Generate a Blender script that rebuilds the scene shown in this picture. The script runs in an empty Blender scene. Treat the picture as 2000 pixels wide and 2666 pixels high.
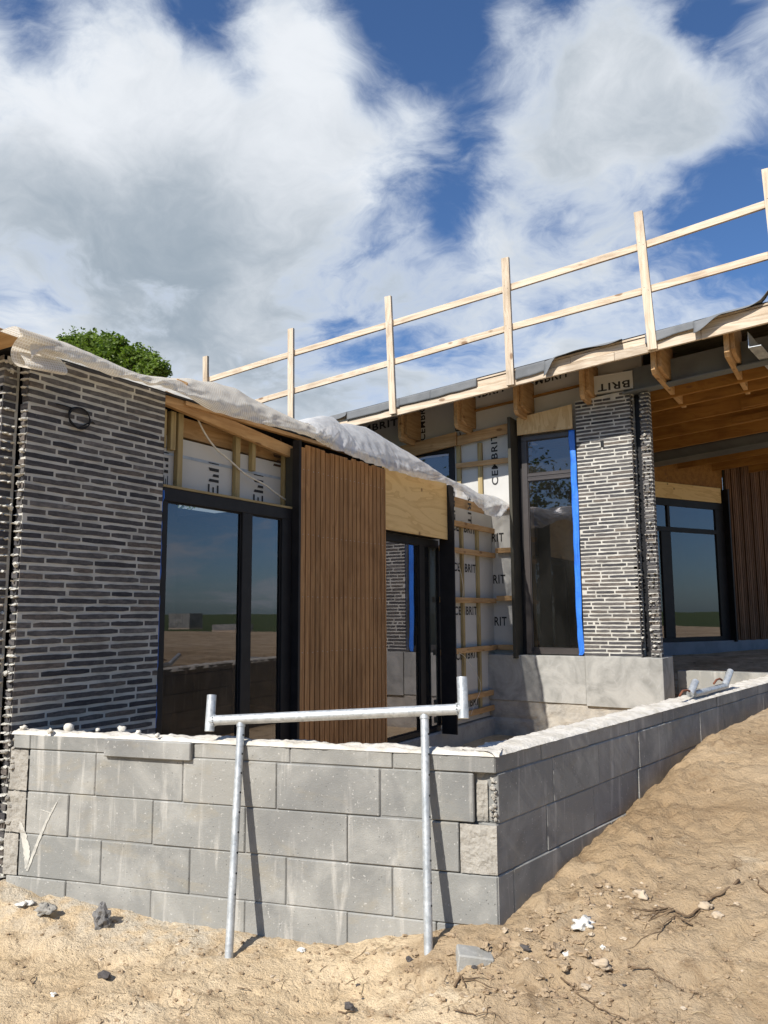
import bpy, math, random
from math import sin, cos, tan, radians, pi, hypot, atan2
from mathutils import Vector, Matrix, noise
V = Vector
S = bpy.context.scene
COL = S.collection
R = random.Random(7)

# ---------------------------------------------------------------- camera
# house frame: Y runs along the low wing's facade (away from the camera), X to the right, Z up
FPX = 2050.0; PIT = radians(7.31); ROLL = radians(0.35); AZ = radians(31.4); EYE = V((0, 0, 1.55))
_fh = V((-sin(AZ), cos(AZ), 0)); _rt = V((cos(AZ), sin(AZ), 0)); _up = V((0, 0, 1))
FW = _fh * cos(PIT) + _up * sin(PIT); _cu = _rt.cross(FW)
CR = _rt * cos(ROLL) - _cu * sin(ROLL); CU = _rt * sin(ROLL) + _cu * cos(ROLL)
cd = bpy.data.cameras.new('camera'); cam = bpy.data.objects.new('camera', cd); COL.objects.link(cam)
M = Matrix.Identity(4)
for i in range(3):
    M[i][0] = CR[i]; M[i][1] = CU[i]; M[i][2] = -FW[i]; M[i][3] = EYE[i]
cam.matrix_world = M
cd.sensor_fit = 'HORIZONTAL'; cd.sensor_width = 36; cd.lens = FPX / 2000 * 36; cd.clip_end = 3000; cd.clip_start = 0.05
S.camera = cam

# ---------------------------------------------------------------- sun, sky, exposure
SUN_AZ = radians(7); SUN_EL = radians(43)   # light travels towards +Y, slightly +X
sd = V((sin(SUN_AZ) * cos(SUN_EL), cos(SUN_AZ) * cos(SUN_EL), -sin(SUN_EL)))
sl = bpy.data.lights.new('sun', 'SUN'); sl.energy = 5.5; sl.angle = radians(0.5); sl.color = (1, 0.955, 0.88)
so = bpy.data.objects.new('sun', sl); COL.objects.link(so); so.rotation_euler = sd.to_track_quat('-Z', 'Y').to_euler()
S.view_settings.view_transform = 'Standard'; S.view_settings.look = 'None'
S.view_settings.exposure = 0.28; S.view_settings.gamma = 1
S.cycles.max_bounces = 8; S.cycles.transparent_max_bounces = 12; S.cycles.caustics_reflective = False; S.cycles.caustics_refractive = False
S.cycles.sample_clamp_indirect = 4


class NT:
    """small helper round a node tree"""
    def __init__(s, tree):
        s.t = tree; s.t.nodes.clear()
    def n(s, kind, ins=None, **props):
        nd = s.t.nodes.new('ShaderNode' + kind)
        for k, v in props.items(): setattr(nd, k, v)
        for k, v in (ins or {}).items():
            sock = nd.inputs[k]
            if isinstance(v, bpy.types.NodeSocket): s.t.links.new(v, sock)
            else: sock.default_value = v
        return nd
    def math(s, op, a, b=None, c=None, clamp=False):
        ins = {0: a}
        if b is not None: ins[1] = b
        if c is not None: ins[2] = c
        nd = s.n('Math', ins, operation=op); nd.use_clamp = clamp
        return nd.outputs[0]
    def vm(s, op, a, b=None):
        ins = {0: a}
        if b is not None: ins[1] = b
        nd = s.n('VectorMath', ins, operation=op)
        return nd.outputs['Value'] if op in ('DOT_PRODUCT', 'LENGTH') else nd.outputs[0]
    def mix(s, f, a, b, mode='MIX'):
        nd = s.n('Mix', {0: f, 6: a, 7: b}, data_type='RGBA', blend_type=mode)
        return nd.outputs[2]
    def ramp(s, f, stops, interp='LINEAR'):
        nd = s.n('ValToRGB', {0: f}); cr = nd.color_ramp; cr.interpolation = interp
        while len(cr.elements) < len(stops): cr.elements.new(0.5)
        for e, (p, c) in zip(cr.elements, stops):
            e.position = p; e.color = (c, c, c, 1) if not hasattr(c, '__len__') else (*c[:3], 1)
        return nd.outputs[0]
    def smooth(s, f, lo, hi, a=0.0, b=1.0):
        nd = s.n('MapRange', {0: f, 1: lo, 2: hi, 3: a, 4: b}, interpolation_type='SMOOTHSTEP')
        return nd.outputs[0]
    def noise(s, vec, scale, detail=4, rough=0.5, dist=0.0, out=0):
        return s.n('TexNoise', {'Vector': vec, 'Scale': scale, 'Detail': detail, 'Roughness': rough, 'Distortion': dist}).outputs[out]


W = bpy.data.worlds.new('World'); S.world = W; W.use_nodes = True
w = NT(W.node_tree)
sky = w.n('TexSky', sky_type='NISHITA'); sky.sun_disc = False
sky.sun_elevation = SUN_EL; sky.sun_rotation = atan2(-sd.x, -sd.y)
sky.air_density = 1.0; sky.dust_density = 0.6; sky.ozone_density = 2.2
d = w.vm('NORMALIZE', w.n('TexCoord').outputs['Generated'])
sep = w.n('SeparateXYZ', {0: d})
zz = w.math('ADD', w.math('MAXIMUM', sep.outputs[2], 0.0), 0.30)
inv = w.math('DIVIDE', 1.0, zz)
sc = w.n('VectorMath', {0: d, 'Scale': inv}, operation='SCALE').outputs[0]
wp = w.vm('ADD', sc, w.n('VectorMath', {0: w.vm('SUBTRACT', w.noise(sc, 2.2, 4, 0.5, 0.0, 1), (.5, .5, .5)), 'Scale': 0.55}, operation='SCALE').outputs[0])
n1 = w.noise(wp, 1.7, 14, 0.62, 0.0)
n2 = w.noise(w.vm('ADD', wp, (7.3, 2.1, 4.0)), 1.9, 12, 0.60, 0.0)
n3 = w.noise(w.vm('ADD', wp, (1.3, 9.1, 2.0)), 8.0, 8, 0.65, 0.0)


def skydir(x, y):
    v = FW + CR * ((x - 1000) / FPX) - CU * ((y - 1333) / FPX)
    return v.normalized()


# cloud banks and clear gaps, each a patch of sky in a fixed world direction (weight, radius in degrees)
PATCH = [(200, 450, 0.26, 12), (100, 900, 0.2, 12), (600, 400, 0.22, 6), (790, 130, 0.20, 3.4), (650, 850, 0.22, 10), (1560, 170, 0.26, 3.2), (1700, 260, 0.26, 3.4), (1880, 300, .22, 3), (1300, 740, 0.10, 5), (1000, 480, .16, 3.5),
         (1330, 60, .16, 2.2), (1430, 400, .16, 2.6), (1700, 800, .04, 6), (300, 1500, 0.2, 12), (320, 90, .10, 3), (1100, 300, .08, 2),
         (1120, 110, -0.23, 3.3), (1000, 20, -.2, 3.4), (560, 60, -0.26, 2.4), (640, 200, -0.24, 1.7), (470, 10, -0.2, 2.2), (1220, 350, -0.15, 2.0), (1150, 430, -.10, 2.0), (1270, 470, -.16, 2), (1830, 70, -0.36, 2.8), (1900, 460, -0.22, 2.6),
         (1620, 430, -0.20, 2.0), (1460, 540, -.18, 1.8), (90, 70, -0.24, 2.2), (1160, 580, -0.2, 1.6), (1960, 640, -0.16, 3), (480, 975, -0.12, 1.8), (960, 250, -.16, 1.5), (1750, 560, -.12, 2), (1250, -300, -0.2, 10),
         (V((.78, .62, .17)), None, .26, 8), (V((.6, .8, .30)), None, .22, 6), (V((.9, .4, .35)), None, .2, 9), (V((-.35, -.93, .12)), None, .24, 9), (V((-.2, -.9, .5)), None, .2, 9), (V((.1, -1, .2)), None, .2, 8)]
SHADE = [(300, 640, -0.12, 8), (750, 880, -0.12, 7), (1000, 720, -.12, 4), (1150, 800, -.10, 4), (120, 560, -.08, 4), (1500, 900, -.08, 5), (450, 480, -.08, 3),
         (180, 280, .16, 5), (60, 830, .12, 4), (560, 300, .10, 4), (780, 120, .10, 4), (1600, 180, .10, 4), (1000, 500, .12, 2.4), (1250, 680, .12, 2.4), (650, 740, .08, 1.6), (300, 1500, -.1, 12)]
def patches(lst):
    tot = None
    for (x, y, wt, rad) in lst:
        c = w.vm('DOT_PRODUCT', d, tuple(skydir(x, y) if y is not None else x.normalized()))
        e = w.math('MULTIPLY', w.math('SUBTRACT', 1.0, c), -1.0 / (1 - cos(radians(rad))))
        g = w.math('MULTIPLY', w.math('EXPONENT', e), wt)
        tot = g if tot is None else w.math('ADD', tot, g)
    return tot
bias = patches(PATCH); shade = patches(SHADE)
dens = w.math('ADD', w.math('ADD', w.math('MULTIPLY_ADD', w.math('SUBTRACT', n1, 0.5), 1.7, 0.5), w.math('MULTIPLY', w.math('SUBTRACT', n3, 0.5), 0.45)), w.math('MULTIPLY', bias, 1.0))
away = w.smooth(w.vm('DOT_PRODUCT', d, tuple(_fh)), -0.2, 0.75, -0.26, 0.0)
dens = w.math('ADD', dens, away)
mask = w.smooth(dens, 0.36, 0.78)
thick = w.smooth(dens, 0.58, 0.85)
lum = w.math('ADD', w.math('ADD', w.math('MULTIPLY', n2, 0.8), w.math('MULTIPLY', n3, 0.2)), shade)
light = w.smooth(lum, 0.26, 0.68)
ccol = w.mix(light, (3.7, 4.4, 5.1, 1), (9.0, 9.35, 9.8, 1))
thin = w.mix(thick, (7.6, 8.3, 9.2, 1), ccol)
skyc = w.mix(1.0, sky.outputs[0], (0.72, 0.98, 1.30, 1), 'MULTIPLY')
fin = w.mix(w.math('MULTIPLY', mask, 0.97), skyc, thin)
bg = w.n('Background', {0: fin, 1: 0.08}); w.n('OutputWorld', {0: bg.outputs[0]})

# ---------------------------------------------------------------- materials
def new_mat(name):
    m = bpy.data.materials.new(name); m.use_nodes = True
    return m, NT(m.node_tree)
def finish(t, col, rough=0.8, bump=None, bstr=0.3, bdist=0.01, metal=0.0, spec=0.3, **extra):
    ins = {'Base Color': col, 'Roughness': rough, 'Metallic': metal, 'Specular IOR Level': spec}
    if bump is not None:
        ins['Normal'] = t.n('Bump', {'Height': bump, 'Strength': bstr, 'Distance': bdist}).outputs[0]
    ins.update(extra)
    p = t.n('BsdfPrincipled', ins); t.n('OutputMaterial', {0: p.outputs[0]})
def co(t): return t.n('TexCoord').outputs['Object']
def stretch(t, v, s): return t.vm('MULTIPLY', v, s)
def c4(c): return (*c, 1)


def m_brick():
    m, t = new_mat('dark_brick'); o = co(t)
    r = t.n('NewGeometry').outputs['Random Per Island']
    base = t.ramp(r, [(0, (.038, .038, .044)), (.2, (.075, .072, .074)), (.4, (.120, .112, .106)), (.55, (.058, .058, .064)), (.72, (.135, .115, .098)), (.86, (.088, .084, .084)), (1, (.155, .145, .138))])
    n = t.noise(stretch(t, o, (3, 3, 9)), 6, 6, 0.65)
    col = t.mix(t.smooth(n, .35, .75), t.mix(1, base, (.7, .7, .72, 1), 'MULTIPLY'), t.mix(1, base, (1.45, 1.4, 1.35, 1), 'MULTIPLY'))
    n2 = t.noise(o, 60, 4, .6)
    col = t.mix(t.smooth(n2, .62, .75, 0, .35), col, (.33, .31, .28, 1))
    finish(t, col, .85, t.noise(o, 45, 5, .65), .6, .006)
    return m
def m_plain(name, c, c2=None, scale=4, rough=.85, fine=60, bstr=.3, bdist=.004, spec=.25, metal=0, det=6, lo=.35, hi=.7):
    m, t = new_mat(name); o = co(t); c2 = c2 or tuple(x * .75 for x in c)
    n = t.noise(o, scale, det, .6, .3)
    col = t.mix(t.smooth(n, lo, hi), c4(c), c4(c2))
    finish(t, col, rough, t.noise(o, fine, 5, .65), bstr, bdist, metal, spec)
    return m
def m_wood(name, axis, c, c2, knots=True, rough=.7, gs=26, ply=False):
    m, t = new_mat(name); o = co(t)
    s = [gs, gs, gs]; s['xyz'.index(axis)] = 1.4
    wob = t.noise(o, 1.3, 3, .5)
    v = t.vm('ADD', stretch(t, o, tuple(s)), t.n('CombineXYZ', {0: t.math('MULTIPLY', wob, 3.0), 1: t.math('MULTIPLY', wob, 3.0), 2: t.math('MULTIPLY', wob, 3.0)}).outputs[0])
    g = t.noise(v, 1.0, 5, .62, .6)
    r = t.n('NewGeometry').outputs['Random Per Island']
    col = t.mix(t.smooth(g, .36, .66), c4(c), c4(c2))
    col = t.mix(1, col, t.ramp(r, [(0, .82), (.5, 1.0), (1, 1.14)]), 'MULTIPLY')
    blot = t.noise(o, 2.2, 3, .5)
    col = t.mix(t.smooth(blot, .48, .70, 0, .5), col, t.mix(1, col, (.62, .58, .54, 1), 'MULTIPLY'))
    if knots:
        k = [7, 7, 7]; k['xyz'.index(axis)] = 3.0
        vo = t.n('TexVoronoi', {'Vector': stretch(t, o, tuple(k)), 'Scale': 1.0})
        on = t.math('GREATER_THAN', t.n('SeparateXYZ', {0: vo.outputs['Color']}).outputs[0], .45)
        kk = t.math('MULTIPLY', t.smooth(vo.outputs['Distance'], .10, .19, 1, 0), on)
        col = t.mix(t.math('MULTIPLY', kk, .75), col, (.16, .075, .03, 1))
    finish(t, col, rough, g, .25, .003)
    return m
def m_ply(name, c, c2, axis):
    m, t = new_mat(name); o = co(t)
    s = {'y': (1, .55, 3.0), 'x': (.55, 1, 3.0), 'v': (3.0, 1, .7)}[axis]
    n = t.noise(stretch(t, o, s), 1.5, 3, .5, 1.6)
    rings = t.math('FRACT', t.math('MULTIPLY', n, 4.0))
    col = t.mix(t.smooth(rings, .45, 1.0, 0, .75), c4(c), c4(c2))
    fine = t.noise(stretch(t, o, tuple(x * 14 for x in s)), 2, 3, .5)
    col = t.mix(t.smooth(fine, .5, .8, 0, .4), col, t.mix(1, col, (.8, .75, .68, 1), 'MULTIPLY'))
    vo = t.n('TexVoronoi', {'Vector': stretch(t, o, (4.6, 4.6, 4.6)), 'Scale': 1.0})
    on = t.math('GREATER_THAN', t.n('SeparateXYZ', {0: vo.outputs['Color']}).outputs[0], .5)
    kk = t.math('MULTIPLY', t.smooth(vo.outputs['Distance'], .06, .14, 1, 0), on)
    col = t.mix(t.math('MULTIPLY', kk, .8), col, (.17, .08, .03, 1))
    finish(t, col, .65, rings, .08, .002)
    return m
def m_block():
    m, t = new_mat('concrete_block'); o = co(t)
    r = t.n('NewGeometry').outputs['Random Per Island']
    base = t.ramp(r, [(0, (.215, .214, .20)), (.4, (.262, .258, .24)), (.7, (.235, .235, .22)), (1, (.30, .29, .262))])
    n = t.noise(o, 2.6, 7, .6, .6)
    col = t.mix(t.smooth(n, .44, .66, 0, .8), base, (.37, .36, .33, 1))
    drip = t.noise(stretch(t, o, (14, 14, 1.6)), 1.0, 5, .6, .4)
    col = t.mix(t.smooth(drip, .56, .70, 0, .75), col, (.46, .44, .40, 1))
    nb = t.noise(stretch(t, o, (1, 1, 2.2)), 3.4, 4, .6, .8)
    col = t.mix(t.smooth(nb, .55, .70, 0, .4), col, (.31, .275, .21, 1))
    nd = t.noise(t.vm('ADD', o, (3, 3, 3)), 1.6, 4, .6, .5)
    col = t.mix(t.smooth(nd, .52, .70, 0, .6), col, (.155, .155, .15, 1))
    pit = t.n('TexVoronoi', {'Vector': o, 'Scale': 42.0}).outputs['Distance']
    f = t.noise(o, 130, 4, .7)
    speck = t.noise(o, 70, 2, .5)
    col = t.mix(t.smooth(speck, .66, .74, 0, .6), col, (.55, .53, .49, 1))
    pitm = t.smooth(pit, .06, .16)
    col = t.mix(t.math('MULTIPLY', t.math('SUBTRACT', 1.0, pitm), t.smooth(t.noise(o, 9, 2), .5, .62)), col, (.11, .11, .105, 1))
    finish(t, col, .9, t.math('ADD', t.math('ADD', f, t.math('MULTIPLY', pitm, .35)), t.math('MULTIPLY', t.noise(o, 22, 5, .6), 1.2)), .5, .005)
    return m
def m_render():
    m, t = new_mat('cement_render'); o = co(t)
    n = t.noise(o, 2.3, 8, .62, 1.2)
    col = t.ramp(n, [(.25, (.17, .165, .15)), (.45, (.29, .285, .265)), (.6, (.37, .36, .335)), (.75, (.30, .29, .26))])
    n2 = t.noise(t.vm('ADD', o, (5, 1, 2)), 7, 6, .6, 1.8)
    col = t.mix(t.smooth(n2, .5, .75, 0, .45), col, (.42, .41, .39, 1))
    finish(t, col, .85, t.math('ADD', t.noise(o, 30, 5, .6), n2), .3, .006)
    return m
def m_sand():
    m, t = new_mat('sand'); o = co(t)
    a = t.noise(o, .9, 6, .6, .4)
    col = t.ramp(a, [(.25, (.44, .31, .175)), (.46, (.66, .50, .31)), (.60, (.74, .58, .38)), (.78, (.50, .36, .21))])
    b = t.noise(o, 5.5, 7, .68, .8)
    col = t.mix(t.smooth(b, .50, .68, 0, .7), col, (.34, .235, .135, 1))
    c = t.noise(t.vm('ADD', o, (4, 7, 0)), 3.1, 6, .6, .5)
    col = t.mix(t.smooth(c, .56, .74, 0, .65), col, (.80, .67, .48, 1))
    # pale cement dust and plaster lumps trodden in beside the wall's foot
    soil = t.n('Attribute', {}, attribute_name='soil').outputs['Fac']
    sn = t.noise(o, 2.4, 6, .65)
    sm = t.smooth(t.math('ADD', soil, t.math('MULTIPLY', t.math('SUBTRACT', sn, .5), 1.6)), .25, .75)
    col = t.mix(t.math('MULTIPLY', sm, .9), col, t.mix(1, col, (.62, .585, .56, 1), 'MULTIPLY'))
    foot = t.n('Attribute', {}, attribute_name='dust').outputs['Fac']
    dn = t.noise(o, 9, 6, .65)
    col = t.mix(t.math('MULTIPLY', t.smooth(dn, .36, .62), foot), col, (.60, .52, .40, 1))
    f = t.noise(o, 85, 5, .75)
    col = t.mix(t.smooth(f, .50, .72, 0, .5), col, (.24, .17, .105, 1))
    f3 = t.noise(o, 120, 3, .6)
    col = t.mix(t.smooth(f3, .60, .74, 0, .5), col, (.60, .50, .38, 1))
    h = t.math('ADD', t.math('ADD', t.math('MULTIPLY', t.noise(o, 12, 7, .7, .5), 1.6), t.math('MULTIPLY', t.noise(o, 38, 6, .7), .8)), t.math('MULTIPLY', f, .3))
    finish(t, col, .95, h, .95, .025, spec=.1)
    return m
def m_grass():
    return m_plain('grass', (.06, .10, .025), (.11, .12, .04), 1.2, fine=8, bstr=1, bdist=.1)
def m_glass():
    m, t = new_mat('window_glass')
    lw = t.n('LayerWeight', {0: .30})
    f = t.smooth(lw.outputs['Facing'], 0.0, 1.0, .115, .58)
    # panes are never perfectly flat
    bumpn = t.n('Bump', {'Height': t.noise(co(t), .9, 2, .4), 'Strength': .05, 'Distance': .02}).outputs[0]
    g = t.n('BsdfGlossy', {'Color': (.86, .84, .90, 1), 'Roughness': 0.012, 'Normal': bumpn})
    tr = t.n('BsdfTransparent', {0: (.42, .45, .44, 1)})
    mx = t.n('MixShader', {0: f, 1: tr.outputs[0], 2: g.outputs[0]})
    dirt = t.n('BsdfDiffuse', {0: (.35, .34, .31, 1)})
    dn = t.noise(stretch(t, co(t), (1, 1, .35)), 3, 5, .6)
    mx2 = t.n('MixShader', {0: t.smooth(dn, .3, .8, .012, .05), 1: mx.outputs[0], 2: dirt.outputs[0]})
    t.n('OutputMaterial', {0: mx2.outputs[0]})
    return m
def m_sheet(name, grid):
    m, t = new_mat(name); uv = t.n('UVMap', {}, uv_map='UVMap').outputs[0]; o = co(t)
    n = t.noise(o, 7, 6, .6, 1.2)
    if grid:
        sp = t.n('SeparateXYZ', {0: uv})
        gu = t.math('ABSOLUTE', t.math('SUBTRACT', t.math('FRACT', t.math('MULTIPLY', sp.outputs[0], 55.0)), .5))
        gv = t.math('ABSOLUTE', t.math('SUBTRACT', t.math('FRACT', t.math('MULTIPLY', sp.outputs[1], 55.0)), .5))
        g = t.math('MAXIMUM', t.smooth(gu, .30, .42), t.smooth(gv, .30, .42))
        base = t.mix(t.smooth(n, .35, .7), (.90, .85, .75, 1), (.78, .72, .61, 1))
        col = t.mix(g, t.mix(1, base, (.88, .85, .80, 1), 'MULTIPLY'), (.93, .90, .83, 1)); op = t.math('ADD', .93, t.math('MULTIPLY', g, .06)); h = g; bs = .3
    else:
        col = t.mix(t.smooth(n, .4, .7), (.80, .80, .79, 1), (.66, .66, .66, 1)); op = t.smooth(t.noise(o, 3.1, 4, .6, 1), .3, .7, .62, .92)
        vo = t.n('TexVoronoi', {'Vector': o, 'Scale': 75.0}).outputs['Distance']; h = t.math('ADD', t.math('MULTIPLY', vo, .25), t.math('MULTIPLY', n, 2.0)); bs = .3
    nb = t.n('Bump', {'Height': h, 'Strength': bs, 'Distance': .006}).outputs[0]
    df = t.n('BsdfDiffuse', {0: col, 'Normal': nb}); tl = t.n('BsdfTranslucent', {0: col, 'Normal': nb}); gl = t.n('BsdfGlossy', {0: (1, 1, 1, 1), 'Roughness': .28 if not grid else .5, 'Normal': nb})
    a = t.n('MixShader', {0: .5, 1: df.outputs[0], 2: tl.outputs[0]})
    b = t.n('MixShader', {0: .10 if not grid else .04, 1: a.outputs[0], 2: gl.outputs[0]})
    c = t.n('MixShader', {0: op, 1: t.n('BsdfTransparent').outputs[0], 2: b.outputs[0]})
    t.n('OutputMaterial', {0: c.outputs[0]})
    return m
def m_galv():
    m, t = new_mat('galvanised_steel'); o = co(t)
    vo = t.n('TexVoronoi', {'Vector': o, 'Scale': 70.0}); n = t.noise(o, 16, 6, .7)
    col = t.mix(t.smooth(n, .35, .7), (.40, .43, .44, 1), (.58, .61, .62, 1))
    col = t.mix(.35, col, t.ramp(t.n('SeparateXYZ', {0: vo.outputs['Color']}).outputs[0], [(0, .35), (1, .7)]))
    rr = t.smooth(t.noise(o, 6, 4, .6), .3, .7, .38, .62)
    finish(t, col, rr, n, .15, .002, .55, .5)
    return m
def m_leaf(name, c, c2):
    m, t = new_mat(name)
    r = t.n('NewGeometry').outputs['Random Per Island']
    col = t.mix(r, c4(c), c4(c2))
    df = t.n('BsdfDiffuse', {0: col}); tl = t.n('BsdfTranslucent', {0: t.mix(1, col, (1.3, 1.5, .6, 1), 'MULTIPLY')})
    mx = t.n('MixShader', {0: .35, 1: df.outputs[0], 2: tl.outputs[0]})
    gl = t.n('BsdfGlossy', {0: (1, 1, 1, 1), 'Roughness': .45}); m2 = t.n('MixShader', {0: .015, 1: mx.outputs[0], 2: gl.outputs[0]})
    t.n('OutputMaterial', {0: m2.outputs[0]})
    return m


MB_ = m_brick(); MM = m_plain('mortar', (.55, .53, .475), (.40, .385, .345), 5, fine=60, bstr=.9, bdist=.006)
MBL = m_block(); MREN = m_render(); MSAND = m_sand(); MGR = m_grass(); MGL = m_glass(); MGALV = m_galv()
MCAP = m_plain('rough_mortar', (.66, .62, .55), (.48, .44, .37), 9, fine=40, bstr=.9, bdist=.01)
MROUGH = m_plain('rough_concrete', (.38, .355, .31), (.29, .27, .235), 8, fine=36, bstr=.9, bdist=.012)
MDARKJ = m_plain('dark_gap', (.26, .255, .24), None, 5)
MBOARD = m_plain('fibre_cement_board', (.53, .52, .495), (.475, .465, .44), 1.7, .7, 14, .08, .002, .2)
MINK = m_plain('black_print', (.035, .034, .035), None, 30, .6)
MINKB = m_plain('brown_print', (.07, .045, .035), None, 30, .6)
MBLACK = m_plain('black_frame', (.014, .013, .014), (.02, .019, .02), 6, .5, 80, .05, .001, .22)
MBRONZE = m_plain('dark_bronze_profile', (.045, .038, .036), (.055, .047, .044), 6, .4, 80, .05, .001, .5)
MFIN = m_plain('dark_board', (.062, .057, .044), (.048, .045, .035), 3, .75, 40, .1, .002)
MFELT = m_plain('grey_roofing_felt', (.175, .18, .185), (.13, .135, .14), 3, .85, 120, .5, .003)
MFELTD = m_plain('black_roofing_felt', (.035, .035, .038), None, 3, .9)
MBLUE = m_plain('blue_film', (.04, .20, .72), (.03, .15, .60), 8, .35, 9, .6, .01, .5)
MSTEEL = m_plain('primed_steel', (.13, .14, .145), (.10, .105, .11), 3, .5, 40, .1, .002, .4)
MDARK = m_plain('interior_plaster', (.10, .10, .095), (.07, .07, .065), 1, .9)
MFLOOR = m_plain('interior_screed', (.20, .19, .17), None, 1, .9)
MWHITE = m_plain('white_cable', (.72, .68, .60), None, 20, .5)
MRUB = m_plain('black_rubber', (.012, .012, .014), None, 20, .45)
MRUST = m_plain('rusty_iron', (.16, .055, .03), (.22, .09, .05), 20, .8)
MSTONE = m_plain('grey_stone', (.22, .21, .20), (.14, .135, .13), 9, .9, 40, 1, .02)
MPALE = m_plain('pale_stone', (.52, .43, .32), (.42, .33, .23), 9, .9, 40, .6, .01)
MDSTONE = m_plain('dark_stone', (.09, .08, .075), None, 9, .85, 40, .6, .01)
MPLAST = m_plain('white_plaster_lump', (.78, .76, .70), (.66, .62, .54), 20, .9, 30, 1, .02)
MCLOD = m_plain('sand_clod', (.44, .33, .21), (.30, .21, .13), 9, .95, 40, 1, .02)
MTWIG = m_plain('dry_root', (.13, .085, .05), (.20, .14, .085), 20, .9)
MBARK = m_plain('bark', (.09, .07, .05), None, 8, .9, 20, 1, .03)
PINE_L = {a: m_wood('weathered_pine_' + a, a, (.60, .50, .385), (.43, .335, .235)) for a in 'xyz'}
PINE_O = {a: m_wood('fresh_pine_' + a, a, (.47, .30, .15), (.35, .205, .09)) for a in 'xyz'}
PINE_G = {a: m_wood('treated_pine_' + a, a, (.36, .285, .14), (.27, .20, .095)) for a in 'xyz'}
JOIST = m_wood('laminated_joist_x', 'x', (.29, .14, .032), (.21, .095, .02), gs=14)
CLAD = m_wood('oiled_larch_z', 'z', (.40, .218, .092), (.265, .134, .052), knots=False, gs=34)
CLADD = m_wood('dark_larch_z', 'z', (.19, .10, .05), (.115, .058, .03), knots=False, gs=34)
PLY = m_ply('plywood_y', (.74, .52, .235), (.60, .385, .155), 'y')
PLYX = m_ply('plywood_x', (.58, .43, .235), (.45, .30, .14), 'v')
SHEET_G = m_sheet('reinforced_sheeting', True); SHEET_B = m_sheet('bubble_sheeting', False)
LEAF = m_leaf('leaf', (.08, .125, .025), (.19, .255, .055)); LEAF2 = m_leaf('olive_leaf', (.05, .075, .022), (.10, .125, .045))

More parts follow.
